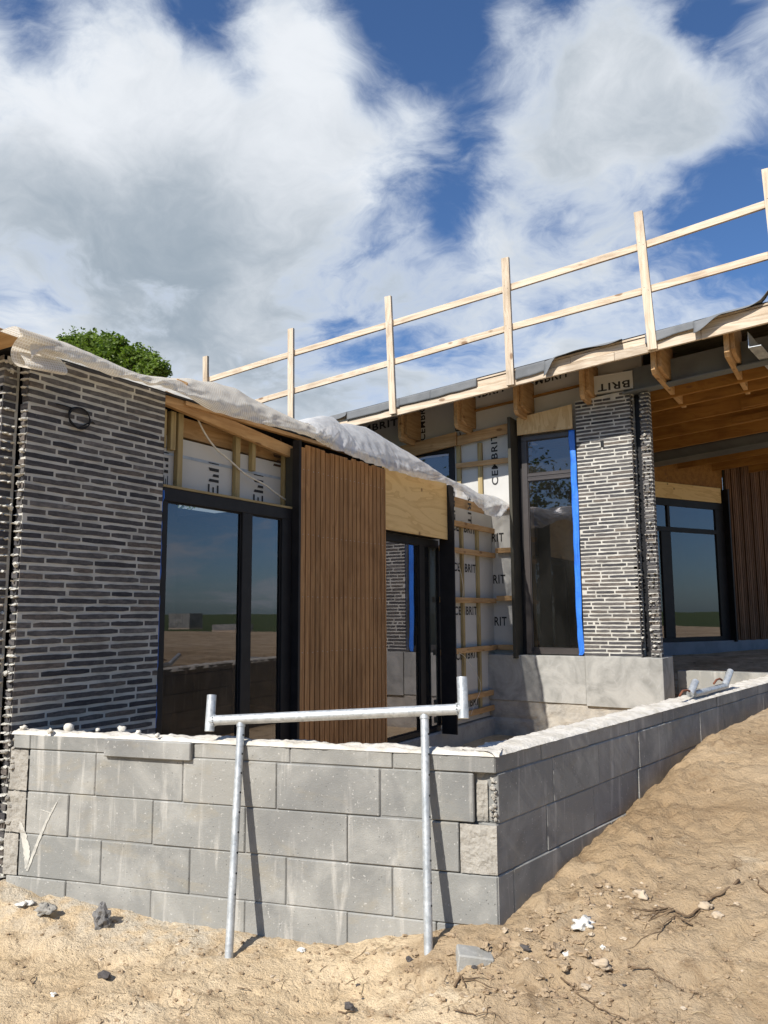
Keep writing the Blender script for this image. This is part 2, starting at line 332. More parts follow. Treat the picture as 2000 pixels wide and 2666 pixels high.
# ---------------------------------------------------------------- mesh helpers
class MB:
    def __init__(s): s.v = []; s.f = []; s.m = []; s.uv = None
    def add(s, vs, fs, mi=0):
        b = len(s.v); s.v += [tuple(v) for v in vs]; s.f += [tuple(b + i for i in f) for f in fs]; s.m += [mi] * len(fs); return b
    def hexa(s, p, mi=0):   # p: 4 bottom ccw, 4 top ccw
        s.add(p, [(3, 2, 1, 0), (4, 5, 6, 7), (0, 1, 5, 4), (1, 2, 6, 5), (2, 3, 7, 6), (3, 0, 4, 7)], mi)
    def box(s, x0, x1, y0, y1, z0, z1, mi=0):
        s.hexa([(x0, y0, z0), (x1, y0, z0), (x1, y1, z0), (x0, y1, z0), (x0, y0, z1), (x1, y0, z1), (x1, y1, z1), (x0, y1, z1)], mi)
    def obox(s, o, a, b, c, mi=0):   # corner o and three edge vectors (right-handed)
        o = V(o); a = V(a); b = V(b); c = V(c)
        s.hexa([o, o + a, o + a + b, o + b, o + c, o + a + c, o + a + b + c, o + b + c], mi)
    def bar(s, A, B, side, up, mi=0):   # centred bar from A to B, full widths given as vectors
        A = V(A); B = V(B); side = V(side); up = V(up)
        o = A - side / 2 - up / 2
        a = B - A
        if a.cross(side).dot(up) < 0: side_o = o + side; s.obox(side_o, a, -side, up, mi)
        else: s.obox(o, a, side, up, mi)
    def poly(s, pts, ext, mi=0):   # polygon extruded by a vector
        pts = [V(p) for p in pts]; n = len(pts); ext = V(ext)
        nrm = V((0, 0, 0))
        for i in range(n): nrm += pts[i].cross(pts[(i + 1) % n])
        if nrm.dot(ext) > 0: pts.reverse()
        vs = pts + [p + ext for p in pts]
        s.add(vs, [tuple(range(n)), tuple(reversed(range(n, 2 * n)))] + [(i, n + i, n + (i + 1) % n, (i + 1) % n) for i in range(n)], mi)
    def tube(s, pts, r, n=10, mi=0, cap=True, r2=None):
        pts = [V(p) for p in pts]; K = len(pts); rings = []
        t0 = (pts[1] - pts[0]).normalized(); ref = V((0, 0, 1)) if abs(t0.z) < .9 else V((1, 0, 0))
        a = t0.cross(ref).normalized()
        b0 = len(s.v)
        for i, p in enumerate(pts):
            t = (pts[min(i + 1, K - 1)] - pts[max(i - 1, 0)]).normalized()
            a = (a - t * a.dot(t)).normalized(); bb = t.cross(a)
            rr = r if r2 is None else r + (r2 - r) * i / (K - 1)
            s.v += [tuple(p + (a * cos(2 * pi * k / n) + bb * sin(2 * pi * k / n)) * rr) for k in range(n)]
        for i in range(K - 1):
            for k in range(n):
                k2 = (k + 1) % n; q = b0 + i * n
                s.f.append((q + k, q + k2, q + n + k2, q + n + k)); s.m.append(mi)
        if cap:
            s.f.append(tuple(b0 + k for k in reversed(range(n)))); s.m.append(mi)
            s.f.append(tuple(b0 + (K - 1) * n + k for k in range(n))); s.m.append(mi)
    def blob(s, c, rad, rnd, mi=0, sub=1, amp=.3):   # rough lump
        ico = ICO[sub]; c = V(c); ph = V((rnd.uniform(0, 99), rnd.uniform(0, 99), rnd.uniform(0, 99)))
        vs = []
        for p in ico[0]:
            k = 1 + amp * noise.noise(p * 1.6 + ph) * 2 + amp * .5 * noise.noise(p * 4 + ph)
            vs.append((c.x + p.x * rad[0] * k, c.y + p.y * rad[1] * k, c.z + p.z * rad[2] * k))
        s.add(vs, ico[1], mi)
    def build(s, name, mats, parent=None, smooth=False):
        me = bpy.data.meshes.new(name); me.from_pydata(s.v, [], s.f)
        for m in (mats if isinstance(mats, (list, tuple)) else [mats]): me.materials.append(m)
        me.polygons.foreach_set('material_index', s.m)
        if smooth: me.polygons.foreach_set('use_smooth', [True] * len(s.f))
        if s.uv:
            ul = me.uv_layers.new(name='UVMap')
            for l in me.loops: ul.data[l.index].uv = s.uv[l.vertex_index]
        me.update()
        o = bpy.data.objects.new(name, me); COL.objects.link(o)
        if parent is not None: o.parent = parent; o.matrix_parent_inverse = Matrix.Translation(-parent.location)
        return o


def _ico(n):
    import bmesh
    bm = bmesh.new(); bmesh.ops.create_icosphere(bm, subdivisions=n, radius=1)
    r = ([v.co.copy() for v in bm.verts], [tuple(v.index for v in f.verts) for f in bm.faces]); bm.free(); return r
ICO = {1: _ico(1), 2: _ico(2), 3: _ico(3)}


def empty(name, loc, label, cat, group=None):
    o = bpy.data.objects.new(name, None); o.location = loc; o.empty_display_size = .2; COL.objects.link(o)
    return tag(o, label, cat, group)
def tag(o, label, cat, group=None):
    o['label'] = label; o['category'] = cat
    if group: o['group'] = group
    return o
def struct(o, kind='structure'): o['kind'] = kind; return o
def bevel(o, w=.004, seg=1):
    b = o.modifiers.new('bevel', 'BEVEL'); b.width = w; b.segments = seg; b.limit_method = 'ANGLE'; return o


def ray(x, y): return FW + CR * ((x - 1000) / FPX) - CU * ((y - 1333) / FPX)
def onp(x, y, n, c):
    dd = ray(x, y); n = V(n); return EYE + dd * ((c - n.dot(EYE)) / n.dot(dd))
def onX(x, y, c): return onp(x, y, (1, 0, 0), c)
def onY(x, y, c): return onp(x, y, (0, 1, 0), c)
def onZ(x, y, c): return onp(x, y, (0, 0, 1), c)
def lerp(a, b, t): return a + (b - a) * t
def table(tb, x):
    if x <= tb[0][0]: return tb[0][1]
    for (a, b), (c, d_) in zip(tb, tb[1:]):
        if x <= c:
            k = (x - a) / (c - a); k = k * k * (3 - 2 * k) if False else k
            return b + (d_ - b) * k
    return tb[-1][1]
def sstep(x, a, b):
    k = max(0, min(1, (x - a) / (b - a))); return k * k * (3 - 2 * k)

# ---------------------------------------------------------------- terrain
KB = 0.93   # block course 232 mm
P0 = V((-1.581, 3.599, 0)); UF = V((-0.9685, -0.2490, 0)); NF = V((0.2490, -0.9685, 0))     # front leg of the block wall
DR = V((0.1409, 0.9900, 0)); NR = V((0.9900, -0.1409, 0))                                 # right leg
FRONT = [(-.5, -.05), (0, -.06), (.25, -.07), (.5, -.13), (.88, -.20), (1.26, -.205), (2.0, -.175), (2.5, -.13), (2.93, -.09), (3.4, -.07)]
RIGHT = [(-1.6, -.26), (-.8, -.2), (-.3, -.10), (0, -.03), (.28, .07), (.6, .15), (1.09, .25), (1.56, .34), (2.12, .49), (2.6, .59), (2.96, .645), (4, .665), (6, .72), (12, .72)]
def _k(tb): return [(a * KB, 1.55 - (1.55 - b) * KB) for a, b in tb]
FRONT = _k(FRONT); RIGHT = _k(RIGHT)
PRINTS = [(onZ(a, b, zz).x, onZ(a, b, zz).y, c) for a, b, c, zz in ((1480, 2600, .9, -.02), (1640, 2560, 1.1, .0), (1850, 2580, .7, .05), (1780, 2480, 1.3, .05), (1930, 2500, .9, .08), (1900, 2240, 1.2, .2), (1960, 2350, 1.0, .16),
          (820, 2620, .5, -.11), (420, 2600, .2, -.11), (200, 2640, 1.4, -.11), (1080, 2630, 1.2, -.1), (330, 2510, .6, -.11), (960, 2560, .8, -.1))]
def ground_z(x, y):
    p = V((x, y, 0)); s = (p - P0).dot(UF); f = (p - P0).dot(NF); t = (p - P0).dot(DR); r = (p - P0).dot(NR)
    hr = table(RIGHT, t) - .02 * sstep(r, .0, .2)
    hf = table(FRONT, s)
    hf = lerp(hf, -.115, sstep(f, .08, .5))
    wgt = sstep(r, -.35, .25)
    z = lerp(hf, hr, wgt)
    # churned lumps
    damp = 1.0 if (x * x + y * y) < 900 else 0.3
    z += damp * (.030 * noise.noise(V((x * 1.7, y * 1.7, 3))) + .018 * noise.noise(V((x * 5, y * 5, 1))) + .013 * noise.noise(V((x * 11, y * 11, 7))) + .006 * (1 - 2 * abs(noise.noise(V((x * 9 + 4, y * 9, 7))))) * max(0, noise.noise(V((x * .9, y * .9, 4))) + .35) + .011 * noise.noise(V((x * 25, y * 25, 2))) + .005 * noise.noise(V((x * 60, y * 60, 2))))
    # spade-thrown clods round the corner of the wall
    k = math.exp(-(((s + .05) / .55) ** 2 + ((f - .22) / .28) ** 2)); z += .05 * k + .035 * k * noise.noise(V((x * 16, y * 16, 5)))
    k2 = math.exp(-(((r - .22) / .30) ** 2)) * sstep(t, -.3, .1) * (1 - .6 * sstep(t, 2.2, 3)); z += k2 * (.012 + .036 * noise.noise(V((x * 12, y * 12, 9))) + .022 * noise.noise(V((x * 26, y * 26, 4))))
    # tyre rut and foot prints in front
    q = V((x, y, 0)) - V((-2.5, 2.55, 0)); rut = abs(q.x * .25 + q.y * .97); z -= .012 * math.exp(-(rut / .05) ** 2) * (1 + noise.noise(V((x * 20, y * 20, 0))))
    for (fx, fy, fa_) in PRINTS:
        qx, qy = x - fx, y - fy
        if abs(qx) < .3 and abs(qy) < .3:
            u_ = qx * cos(fa_) + qy * sin(fa_); v_ = -qx * sin(fa_) + qy * cos(fa_)
            e_ = ((u_ / .145) ** 2 + (v_ / .055) ** 2) ** .5
            z -= .020 * (1 - sstep(e_, .75, 1.05)) - .007 * math.exp(-((e_ - 1.2) / .16) ** 2) - .004 * (1 - sstep(e_, .7, .9)) * (sin(u_ * 160) > 0)
    # inside the area-way behind the wall, and under the house
    ins = sstep(-f, .03, .11) * sstep(-r, .05, .17)
    z = lerp(z, -.11 + .02 * noise.noise(V((x * 4, y * 4, 0))), ins)
    if y > 11.3 and x > -6 and x < 1.2: z = lerp(.50, .77, sstep(y, 13.2, 15.5)) + .03 * noise.noise(V((x * 2, y * 2, 0)))
    if x < -5.0: z = lerp(z, -.1, sstep(-x, 5.0, 5.5))
    return z
def axis_vals(lo, hi, step, far):
    a = []; v = lo
    while v < hi: a.append(v); v += step
    a.append(hi); st = step; v = hi
    while v < far: st *= 1.28; v += st; a.append(v)
    st = step; v = lo
    while v > -far: st *= 1.28; v -= st; a.insert(0, v)
    return a
xs = axis_vals(-4.9, .6, .024, 900); ys = axis_vals(1.9, 7.6, .024, 900)
gm = MB(); nx = len(xs)
for yv in ys:
    for xv in xs: gm.v.append((xv, yv, ground_z(xv, yv) if abs(xv) < 60 and abs(yv) < 60 else (.72 if yv > 5 else -.115)))
for j in range(len(ys) - 1):
    for i in range(nx - 1):
        gm.f.append((j * nx + i, j * nx + i + 1, (j + 1) * nx + i + 1, (j + 1) * nx + i)); gm.m.append(0)
for k, f in enumerate(gm.f):   # green field beyond the bare site
    p = gm.v[f[0]]; dd = hypot(p[0] + 2, p[1] - 5)
    if dd > 27 + 3 * noise.noise(V((atan2(p[1], p[0]) * 4, 0, 0))): gm.m[k] = 1
g = struct(gm.build('ground', [MSAND, MGR], smooth=True))
at = g.data.attributes.new('dust', 'FLOAT', 'POINT')
dv = []
for (x, y, z) in gm.v:
    if -6 < x < 1 and 1 < y < 8:
        p = V((x, y, 0)) - P0; s = p.dot(UF); f = p.dot(NF)
        k = (1 - sstep(f, .05, .55)) * sstep(s, .7, 1.6) if f > -.02 else 0
        dv.append(k)
    else: dv.append(0)
at.data.foreach_set('value', dv)
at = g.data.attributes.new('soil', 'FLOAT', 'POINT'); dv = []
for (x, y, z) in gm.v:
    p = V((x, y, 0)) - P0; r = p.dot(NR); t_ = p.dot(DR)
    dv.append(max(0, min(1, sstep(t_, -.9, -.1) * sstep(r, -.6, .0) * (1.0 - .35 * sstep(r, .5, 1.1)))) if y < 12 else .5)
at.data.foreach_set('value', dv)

# ---------------------------------------------------------------- block wall (retaining)
rw = empty('block_wall', (P0.x, P0.y, -.3), 'low grey concrete block retaining wall in front of the house with crumbly white mortar on top', 'wall')
LEV = [.876, .781, .5485, .316, .0835, -.149]
def px_s(x, y): return (onp(x, y, NF, NF.dot(P0)) - P0).dot(UF)
def px_t(x, y): return (onp(x, y, NR, NR.dot(P0)) - P0).dot(DR)
SL = 2.82
fj = [[0, px_s(1022, 1990), px_s(755, 1960), px_s(503, 1950), px_s(277, 1940), px_s(80, 1920), SL],
      [px_s(1235, 2080), px_s(990, 2060), px_s(720, 2050), px_s(476, 2020), px_s(249, 2000), SL - .12],
      [px_s(1197, 2200), px_s(905, 2170), px_s(638, 2140), px_s(398, 2120), px_s(178, 2100), SL - .12],
      [0, px_s(1023, 2330), px_s(745, 2290), px_s(493, 2260), px_s(263, 2220), SL - .08],
      [0, .3, px_s(905, 2430), px_s(637, 2390), px_s(392, 2350), px_s(170, 2310), SL]]
TW = .125
bw = MB(); rr_ = random.Random(3)
for c, js in enumerate(fj):
    z1 = LEV[c]; z0 = LEV[c + 1]
    for a, b in zip(js, js[1:]):
        off = rr_.uniform(-.003, .004); tilt = rr_.uniform(-.004, .004)
        if c == 0 and abs(b - px_s(277, 1940)) < .01: off = .028; z0_ = z0 - .012
        else: z0_ = z0
        g0 = rr_.uniform(.0012, .003)
        pa = P0 + UF * (a + g0) + NF * off; pb = P0 + UF * (b - g0) + NF * (off + tilt)
        dep = NF * -(TW - .005)
        dz0 = rr_.uniform(-.002, .001); dz1 = rr_.uniform(-.0015, .002) if c else .01
        pts = [pb, pa, P0 + UF * (a + g0) + dep, P0 + UF * (b - g0) + dep]
        lo = [V((p.x, p.y, z0_ + .002 + dz0)) for p in pts]; hi = [V((p.x, p.y, z1 - .002 - dz1)) for p in pts]
        bw.hexa(lo + hi, 0)
# filler behind the joints
bw.obox(P0 + UF * SL - NF * .052 + V((0, 0, -.45)), -UF * (SL - .01), -NF * (TW - .07), V((0, 0, 1.30)), 1)
bw.obox(P0 + UF * (SL - .13) - NF * .0085 + V((0, 0, -.45)), -UF * (SL - .13 - .30), -NF * .04, V((0, 0, 1.30)), 1)
bevel(bw.build('front_leg', [MBL, MDARKJ], rw), .005)
# rough block ends and mortar where the two legs are toothed together
re_ = MB()
for (sa, sb, c, off) in ((.045, px_s(1235, 2080) - .005, 1, -.03), (.0, px_s(1197, 2200) - .004, 2, .003), (SL - .118, SL + .005, 1, .005), (SL - .118, SL + .01, 2, .006), (SL - .078, SL + .02, 3, .005)):
    K = 18; z1 = LEV[c] - .004; z0 = LEV[c + 1] + .004; gr = []
    for j in range(K + 1):
        for i in range(K + 1):
            s = lerp(sa, sb, i / K); z = lerp(z0, z1, j / K); p = P0 + UF * s + NF * (off + .005 * noise.noise(V((s * 30, z * 30, 1))) + .003 * noise.noise(V((s * 90, z * 90, 1))) + (-.02 * sstep(z, z1 - .05, z1 - .03) if c == 1 and sa < 1 else 0))
            gr.append((p.x, p.y, z))
    re_.add(gr, [(j * (K + 1) + i, (j + 1) * (K + 1) + i, (j + 1) * (K + 1) + i + 1, j * (K + 1) + i + 1) for j in range(K) for i in range(K)])
for i in range(60):
    z = rr_.uniform(.0, .87); p = P0 + UF * (SL + rr_.uniform(-.015, .02)) + NF * rr_.uniform(-.06, .01); q = rr_.uniform(.008, .022)
    re_.blob((p.x, p.y, z), (q, q, q * .8), rr_, 0, 1)
for c in (1,):
    for i in range(40):
        z = rr_.uniform(LEV[2], LEV[1] - .02); p = P0 + UF * rr_.uniform(0, .03) + NF * rr_.uniform(-.04, -.005); q = rr_.uniform(.005, .013)
        re_.blob((p.x, p.y, z), (q, q, q), rr_, 0, 1)
re_.build('rough_mortar', [MROUGH], rw)
rt = MB()
rj = [[0, px_t(1412, 1960), px_t(1533, 1920), 1.62, 2.2], [.02, px_t(1442, 2050), px_t(1559, 1990), 1.75, 2.35], [0, px_t(1427, 2160), px_t(1548, 2100), 1.72, 2.3], [.0, px_t(1338, 2280), px_t(1592, 2180), 2.0], [.25, .85, 1.45]]
TR = .20; RL = 7.4
for c, js in enumerate(rj):
    js = list(js)
    while js[-1] < RL: js.append(js[-1] + .6)
    z1 = LEV[c]; z0 = LEV[c + 1]
    for a, b in zip(js, js[1:]):
        off = rr_.uniform(-.004, .004); tl = rr_.uniform(-.004, .004); g0 = rr_.uniform(.0008, .0025)
        pts = [P0 + DR * (a + g0) + NR * off, P0 + DR * (b - g0) + NR * (off + tl), P0 + DR * (b - g0) - NR * (TR - .005), P0 + DR * (a + g0) - NR * (TR - .005)]
        dz = rr_.uniform(0, .005)
        rt.hexa([V((p.x, p.y, z0 + .001)) for p in pts] + [V((p.x, p.y, z1 - .001 - dz * .5 - (.01 if c == 0 else 0))) for p in pts], 0)
rt.obox(P0 + DR * .03 - NR * .009 + V((0, 0, -.45)), DR * (RL - .1), -NR * (TR - .03), V((0, 0, 1.30)), 1)
bevel(rt.build('right_leg', [MBL, MDARKJ], rw), .005)
# mortar bed left on top
cp = MB()
def cap_strip(o, u, n, L, w0, w1, seed, amp=1.0, start=0.0):
    K = int(L / .02); Wn = 10; b = len(cp.v); fs = []
    for i in range(K + 1):
        s = start + (L - start) * i / K
        e0 = .006 * noise.noise(V((s * 14, seed, 0))) + .004 * noise.noise(V((s * 50, seed, 0))); e1 = .03 * noise.noise(V((s * 6, seed, 5)))
        for j in range(Wn + 1):
            v = j / Wn; q = lerp(w0 + e0, w1 + e1, v)
            z = .873 + .012 * amp * (noise.noise(V((s * 7, q * 14, seed))) + .6) + .008 * noise.noise(V((s * 40, q * 40, seed)))
            if j == 0: z = LEV[0] - .014
            if j == 1: z = lerp(LEV[0] - .008, z, .6)
            if j == Wn: z = .83
            p = o + u * s + n * q; cp.v.append((p.x, p.y, z))
    for i in range(K):
        for j in range(Wn):
            a = b + i * (Wn + 1) + j; cp.f.append((a, a + 1, a + Wn + 2, a + Wn + 1)); cp.m.append(0)
cap_strip(P0, UF, NF, SL + .01, .004, -TW, 3.3, 1.0, -.02)
cap_strip(P0, DR, NR, RL, .004, -TR, 8.1, .8, -.01)
for (x, y, q) in ((62, 1893, .020), (180, 1893, .028), (318, 1897, .022), (255, 1897, .012), (360, 1905, .014), (130, 1900, .015), (410, 1912, .012)):
    p = onZ(x, y + 6, .885); cp.blob((p.x, p.y, .892), (q * 1.1, q, q * .9), rr_, 0, 2, .4)
co_ = cp.build('mortar_bed', [MCAP], rw)
co_.data.polygons.foreach_set('use_smooth', [True] * len(co_.data.polygons))

def smear(m, pts, seed):
    K = len(pts) - 1; N_ = 14 * K; b = len(m.v)
    for i in range(N_ + 1):
        q = i / N_ * K; k = min(int(q), K - 1); f = q - k
        x, y, wd = (lerp(pts[k][c], pts[k + 1][c], f) for c in range(3))
        for sg in (-1, 1):
            xx = x + sg * wd * (1 + .5 * noise.noise(V((i * .35, seed, sg))))
            p = onp(xx, y, NF, NF.dot(P0) + .0055); m.v.append(tuple(p))
    for i in range(N_): a = b + 2 * i; m.f.append((a, a + 1, a + 3, a + 2)); m.m.append(0)
for k, pts in enumerate((((50, 2128, 2), (60, 2170, 7), (70, 2215, 9), (68, 2262, 3)), ((70, 2268, 3), (95, 2200, 4), (120, 2140, 3.5), (148, 2088, 1.5)), ((105, 2108, 3), (125, 2114, 4), (132, 2119, 1)))):
    m = MB(); smear(m, pts, k); m.build('plaster_smear', [m_plain('plaster_smear', (.56, .54, .48), (.36, .35, .32), 14, fine=50)], rw)

# second low block wall closing the terrace
tw = MB(); YT = 11.2
for c, (z0, z1) in enumerate(((.53, .76), (.295, .526), (.06, .292))):
    x = -2.25 - .3 * (c % 2)
    while x < 1.2:
        tw.box(max(x, -2.25) + .003, x + .597, YT + rr_.uniform(-.003, .003), YT + .19, z0, z1, 0); x += .6
tw.box(-2.24, 1.2, YT + .01, YT + .18, 0, .75, 1)
tag(bevel(tw.build('terrace_block_wall', [MBL, MDARKJ]), .004), 'short grey block wall closing the sandy terrace behind the galvanised bracket', 'wall')

# ---------------------------------------------------------------- house
H = empty('house', (-4.5, 6.0, -.1), 'unfinished brick and timber house with printed fibre cement boards and dark framed windows', 'house')
rb = random.Random(11)
def brick_part(name, o, u, nrm, L, zb, top, mats_seed, lo=.13, hi=.38, thick=.108, course=.05, parent=H, mo=None):
    """brick skin: o = bottom corner on the outer face, u along, nrm outward; top(s) gives the height of the skin"""
    m = MB(); o = V(o); u = V(u); n = V(nrm); z = zb; k = 0; rn = random.Random(mats_seed)
    tmax = max(top(0), top(L))
    while z < tmax - .005:
        s = -rn.uniform(0, .3); bh = .0315
        while s < L:
            l = rn.choice([rn.uniform(lo, hi), rn.uniform(.27, hi)]); a = max(s, 0); b = min(s + l, L)
            if b - a > .03:
                zt = z + bh
                lim = min(top(a), top(b))
                if z + .012 < lim:
                    zt = min(zt, lim)
                    seg = max(2, int((b - a) / .05)); proud = rn.uniform(.001, .005)
                    front = []; back = []
                    skew = rn.uniform(-.0025, .0025)
                    for i in range(seg + 1):
                        q = i / seg; ss = lerp(a, b, q)
                        e = .0032 if i in (0, seg) and a > 0 and b < L else 0
                        dz0 = rn.uniform(-.0017, .0017) + skew * (q - .5); dz1 = rn.uniform(-.0024, .0020) + skew * (q - .5)
                        pr = proud + rn.uniform(-.0015, .0015)
                        for (zz_, lst) in ((z + dz0 + e, front), (zt + dz1 - e, back)):
                            p = o + u * ss + n * pr; lst.append(V((p.x, p.y, zz_)))
                    Nn = seg + 1
                    vs = front + back + [p - n * (proud + .02) for p in front] + [p - n * (proud + .02) for p in back]
                    fs = []
                    flip = u.cross(V((0, 0, 1))).dot(n) < 0
                    for i in range(seg):
                        for q in ((i, i + 1, Nn + i + 1, Nn + i), (Nn + i, Nn + i + 1, 3 * Nn + i + 1, 3 * Nn + i), (i + 1, i, 2 * Nn + i, 2 * Nn + i + 1)):
                            fs.append(tuple(reversed(q)) if flip else q)
                    for q in ((0, Nn, 3 * Nn, 2 * Nn), (Nn - 1, 3 * Nn - 1, 4 * Nn - 1, 2 * Nn - 1)):
                        fs.append(q)
                    m.add(vs, fs, 0)
            s += l + .017
        z += course; k += 1
    # mortar body
    p = [o, o + u * L, o + u * L - n * thick, o - n * thick]
    if u.cross(-n).z < 0: p = [p[0], p[3], p[2], p[1]]
    zt = [top(0) if (q - o).dot(u) < L / 2 else top(L) for q in p]
    m.hexa([V((q.x, q.y, zb - .008)) for q in p] + [V((q.x, q.y, z_)) for q, z_ in zip(p, zt)], 1)
    if mo: mo(m)
    return m.build(name, [MB_, mo_mat], parent)
mo_mat = MM
def teeth(m, o, along, out, zb, zt, wid, rnd, bulge=.02, course=.05):
    """ragged open end of a brick skin: brick ends with squeezed-out mortar tongues"""
    o = V(o); along = V(along); out = V(out); z = zb
    while z < zt:
        e = rnd.uniform(-.002, .010)
        q = o + out * (.002 + e); m.obox(V((q.x, q.y, z)) - out * .05, along * wid, out * .052, V((0, 0, .034)), 0) if along.cross(out).z > 0 else m.obox(V((q.x, q.y, z)) + along * wid - out * .05, -along * wid, out * .052, V((0, 0, .034)), 0)
        zc = z + .042
        k = rnd.choice([0, 1, 2, 2, 3])
        for i in range(k):
            a = (i + rnd.uniform(.2, .8)) / k * wid; pr = rnd.uniform(.3, 1) * bulge
            c = o + along * a + out * (pr * .6)
            ra = rnd.uniform(.012, .022)
            rad = (abs(along.x) * ra + abs(out.x) * (pr + .01), abs(along.y) * ra + abs(out.y) * (pr + .01), rnd.uniform(.006, .0105))
            m.blob((c.x, c.y, zc + rnd.uniform(-.005, .003) - (pr * .25)), rad, rnd, 1, 1, .45)
        if rnd.random() < .12:
            c = o + along * rnd.uniform(0, wid) + out * (bulge * .9); q2 = rnd.uniform(.012, .02); m.blob((c.x, c.y, zc - .008), (q2, q2, q2), rnd, 1, 2, .4)
        z += course

XB = -4.37; YB0 = 2.92; YB1 = 4.035
def mo1(m): teeth(m, (XB - .004, YB0, 0), (-1, 0, 0), (0, -1, 0), -.078, 3.12, .055, rb, .018)
o1 = brick_part('brick_wall', (XB, YB0, 0), (0, 1, 0), (1, 0, 0), YB1 - YB0, -.078, lambda s: 3.19, 5, mo=mo1, thick=.058)
# gable skin round the corner, seen through the open movement joint
def mo2(m): teeth(m, (-4.455, 2.80, 0), (0, 1, 0), (1, 0, 0), -.078, 3.12, .085, rb, .02)
brick_part('gable_brick_wall', (-4.455, 2.80, 0), (-1, 0, 0), (0, -1, 0), 2.2, -.078, lambda s: 3.15, 6, mo=mo2)
m = MB(); m.box(-4.60, -4.50, 2.95, 4.1, -.1, 3.1); m.box(-4.55, -4.49, 2.905, 2.93, -.1, 3.1); m.build('black_membrane', [MRUB], H)

def holed(name, axis, c0, c1, u0, u1, z0, z1, holes, mat, top=None):
    """sheet between c0..c1 on an axis, spanning u and z, with rectangular openings"""
    us = sorted({u0, u1} | {h[0] for h in holes} | {h[1] for h in holes}); zs = sorted({z0, z1} | {h[2] for h in holes} | {h[3] for h in holes})
    us = [u for u in us if u0 <= u <= u1]; zs = [z for z in zs if z0 <= z <= z1]; m = MB()
    for a, b in zip(us, us[1:]):
        run = None
        for p, q in zip(zs, zs[1:]):
            if any(h[0] - 1e-6 <= a and b <= h[1] + 1e-6 and h[2] - 1e-6 <= p and q <= h[3] + 1e-6 for h in holes): continue
            if axis == 'x': pts = [(c0, a, p), (c1, a, p), (c1, b, p), (c0, b, p), (c0, a, q), (c1, a, q), (c1, b, q), (c0, b, q)]
            else: pts = [(a, c0, p), (b, c0, p), (b, c1, p), (a, c1, p), (a, c0, q), (b, c0, q), (b, c1, q), (a, c1, q)]
            if top and q == z1:
                pts = [P if i < 4 else (P[0], P[1], top(P[0] if axis == 'y' else P[1])) for i, P in enumerate(pts)]
            m.hexa(pts, 0)
    return m.build(name, [mat], H)

XS = -4.56     # sheathing plane of the low wing
YS = 10.45     # sheathing plane of the tall part
W1 = (4.05, 6.10, -.05, 2.49); W2 = (7.05, 8.66, .12, 2.44); W3 = (-4.03, -3.22, .975, 4.02); WT = (-6.6, -5.13, 3.0, 4.02)
# fascia line of the tall roof (plane Y = 9.45)
YF = 9.45
fa = onY(1037, 1080, YF); fb = onY(2000, 839, YF); SLOPE = (fb.z - fa.z) / (fb.x - fa.x)
def fz(x): return fa.z + SLOPE * (x - fa.x)       # underside of the fascia
sb = holed('wing_sheathing_board', 'x', XS - .08, XS, 4.05, 10.45, .14, 2.93, [W1, W2], MBOARD)
bb = holed('back_sheathing_board', 'y', YS, YS + .10, -9.2, -2.35, .95, 4.5, [W3, WT], MBOARD, top=lambda x: fz(x) + .375)

# printed lettering on the boards
_txt = {}
def text_mesh(s):
    if s not in _txt:
        cu = bpy.data.curves.new('t', 'FONT'); cu.body = s; cu.resolution_u = 3; cu.space_character = 1.12; cu.offset = .022
        ob = bpy.data.objects.new('t', cu); COL.objects.link(ob); bpy.context.view_layer.update()
        me = bpy.data.meshes.new_from_object(ob.evaluated_get(bpy.context.evaluated_depsgraph_get()))
        vs = [v.co.copy() for v in me.vertices]; fs = [tuple(p.vertices) for p in me.polygons]
        x0 = min(v.x for v in vs); x1 = max(v.x for v in vs); y0 = min(v.y for v in vs); y1 = max(v.y for v in vs)
        _txt[s] = ([((v.x - x0) / (x1 - x0), (v.y - y0) / (y1 - y0)) for v in vs], fs)
        bpy.data.objects.remove(ob); bpy.data.meshes.remove(me)
    return _txt[s]
def letter(s, o, a, b, parent, mat=MINK, clip=None):
    """text s laid in the parallelogram o, a (reading direction), b (letter height)"""
    vs, fs = text_mesh(s); o = V(o); a = V(a); b = V(b); m = MB(); m.add([o + a * p + b * q for p, q in vs], fs)
    n = a.cross(b)
    return m.build('lettering', [mat], parent)
xl = XS + .003
# inner corner, five rows on the wing board
for (x, yl, xr, yr, h) in ((1177, 1380, 1238, 1392, 25), (1181, 1486, 1239, 1493, 25), (1184, 1602, 1242, 1601, 24), (1188, 1720, 1246, 1712, 24), (1193, 1850, 1254, 1832, 24)):
    A = onX(x, yl, xl); B = onX(xr, yr, xl); A.z = B.z = (A.z + B.z) / 2; letter('CEMBRIT', (xl, A.y, A.z), (0, B.y - A.y, 0), (0, 0, .115), sb)
for (x, y) in ((1176, 1360), (1219, 1365)):
    A = onX(x, y, xl); letter('BRIT', (xl, A.y, A.z + .42), (0, 0, -.42), (0, .11, 0), sb)
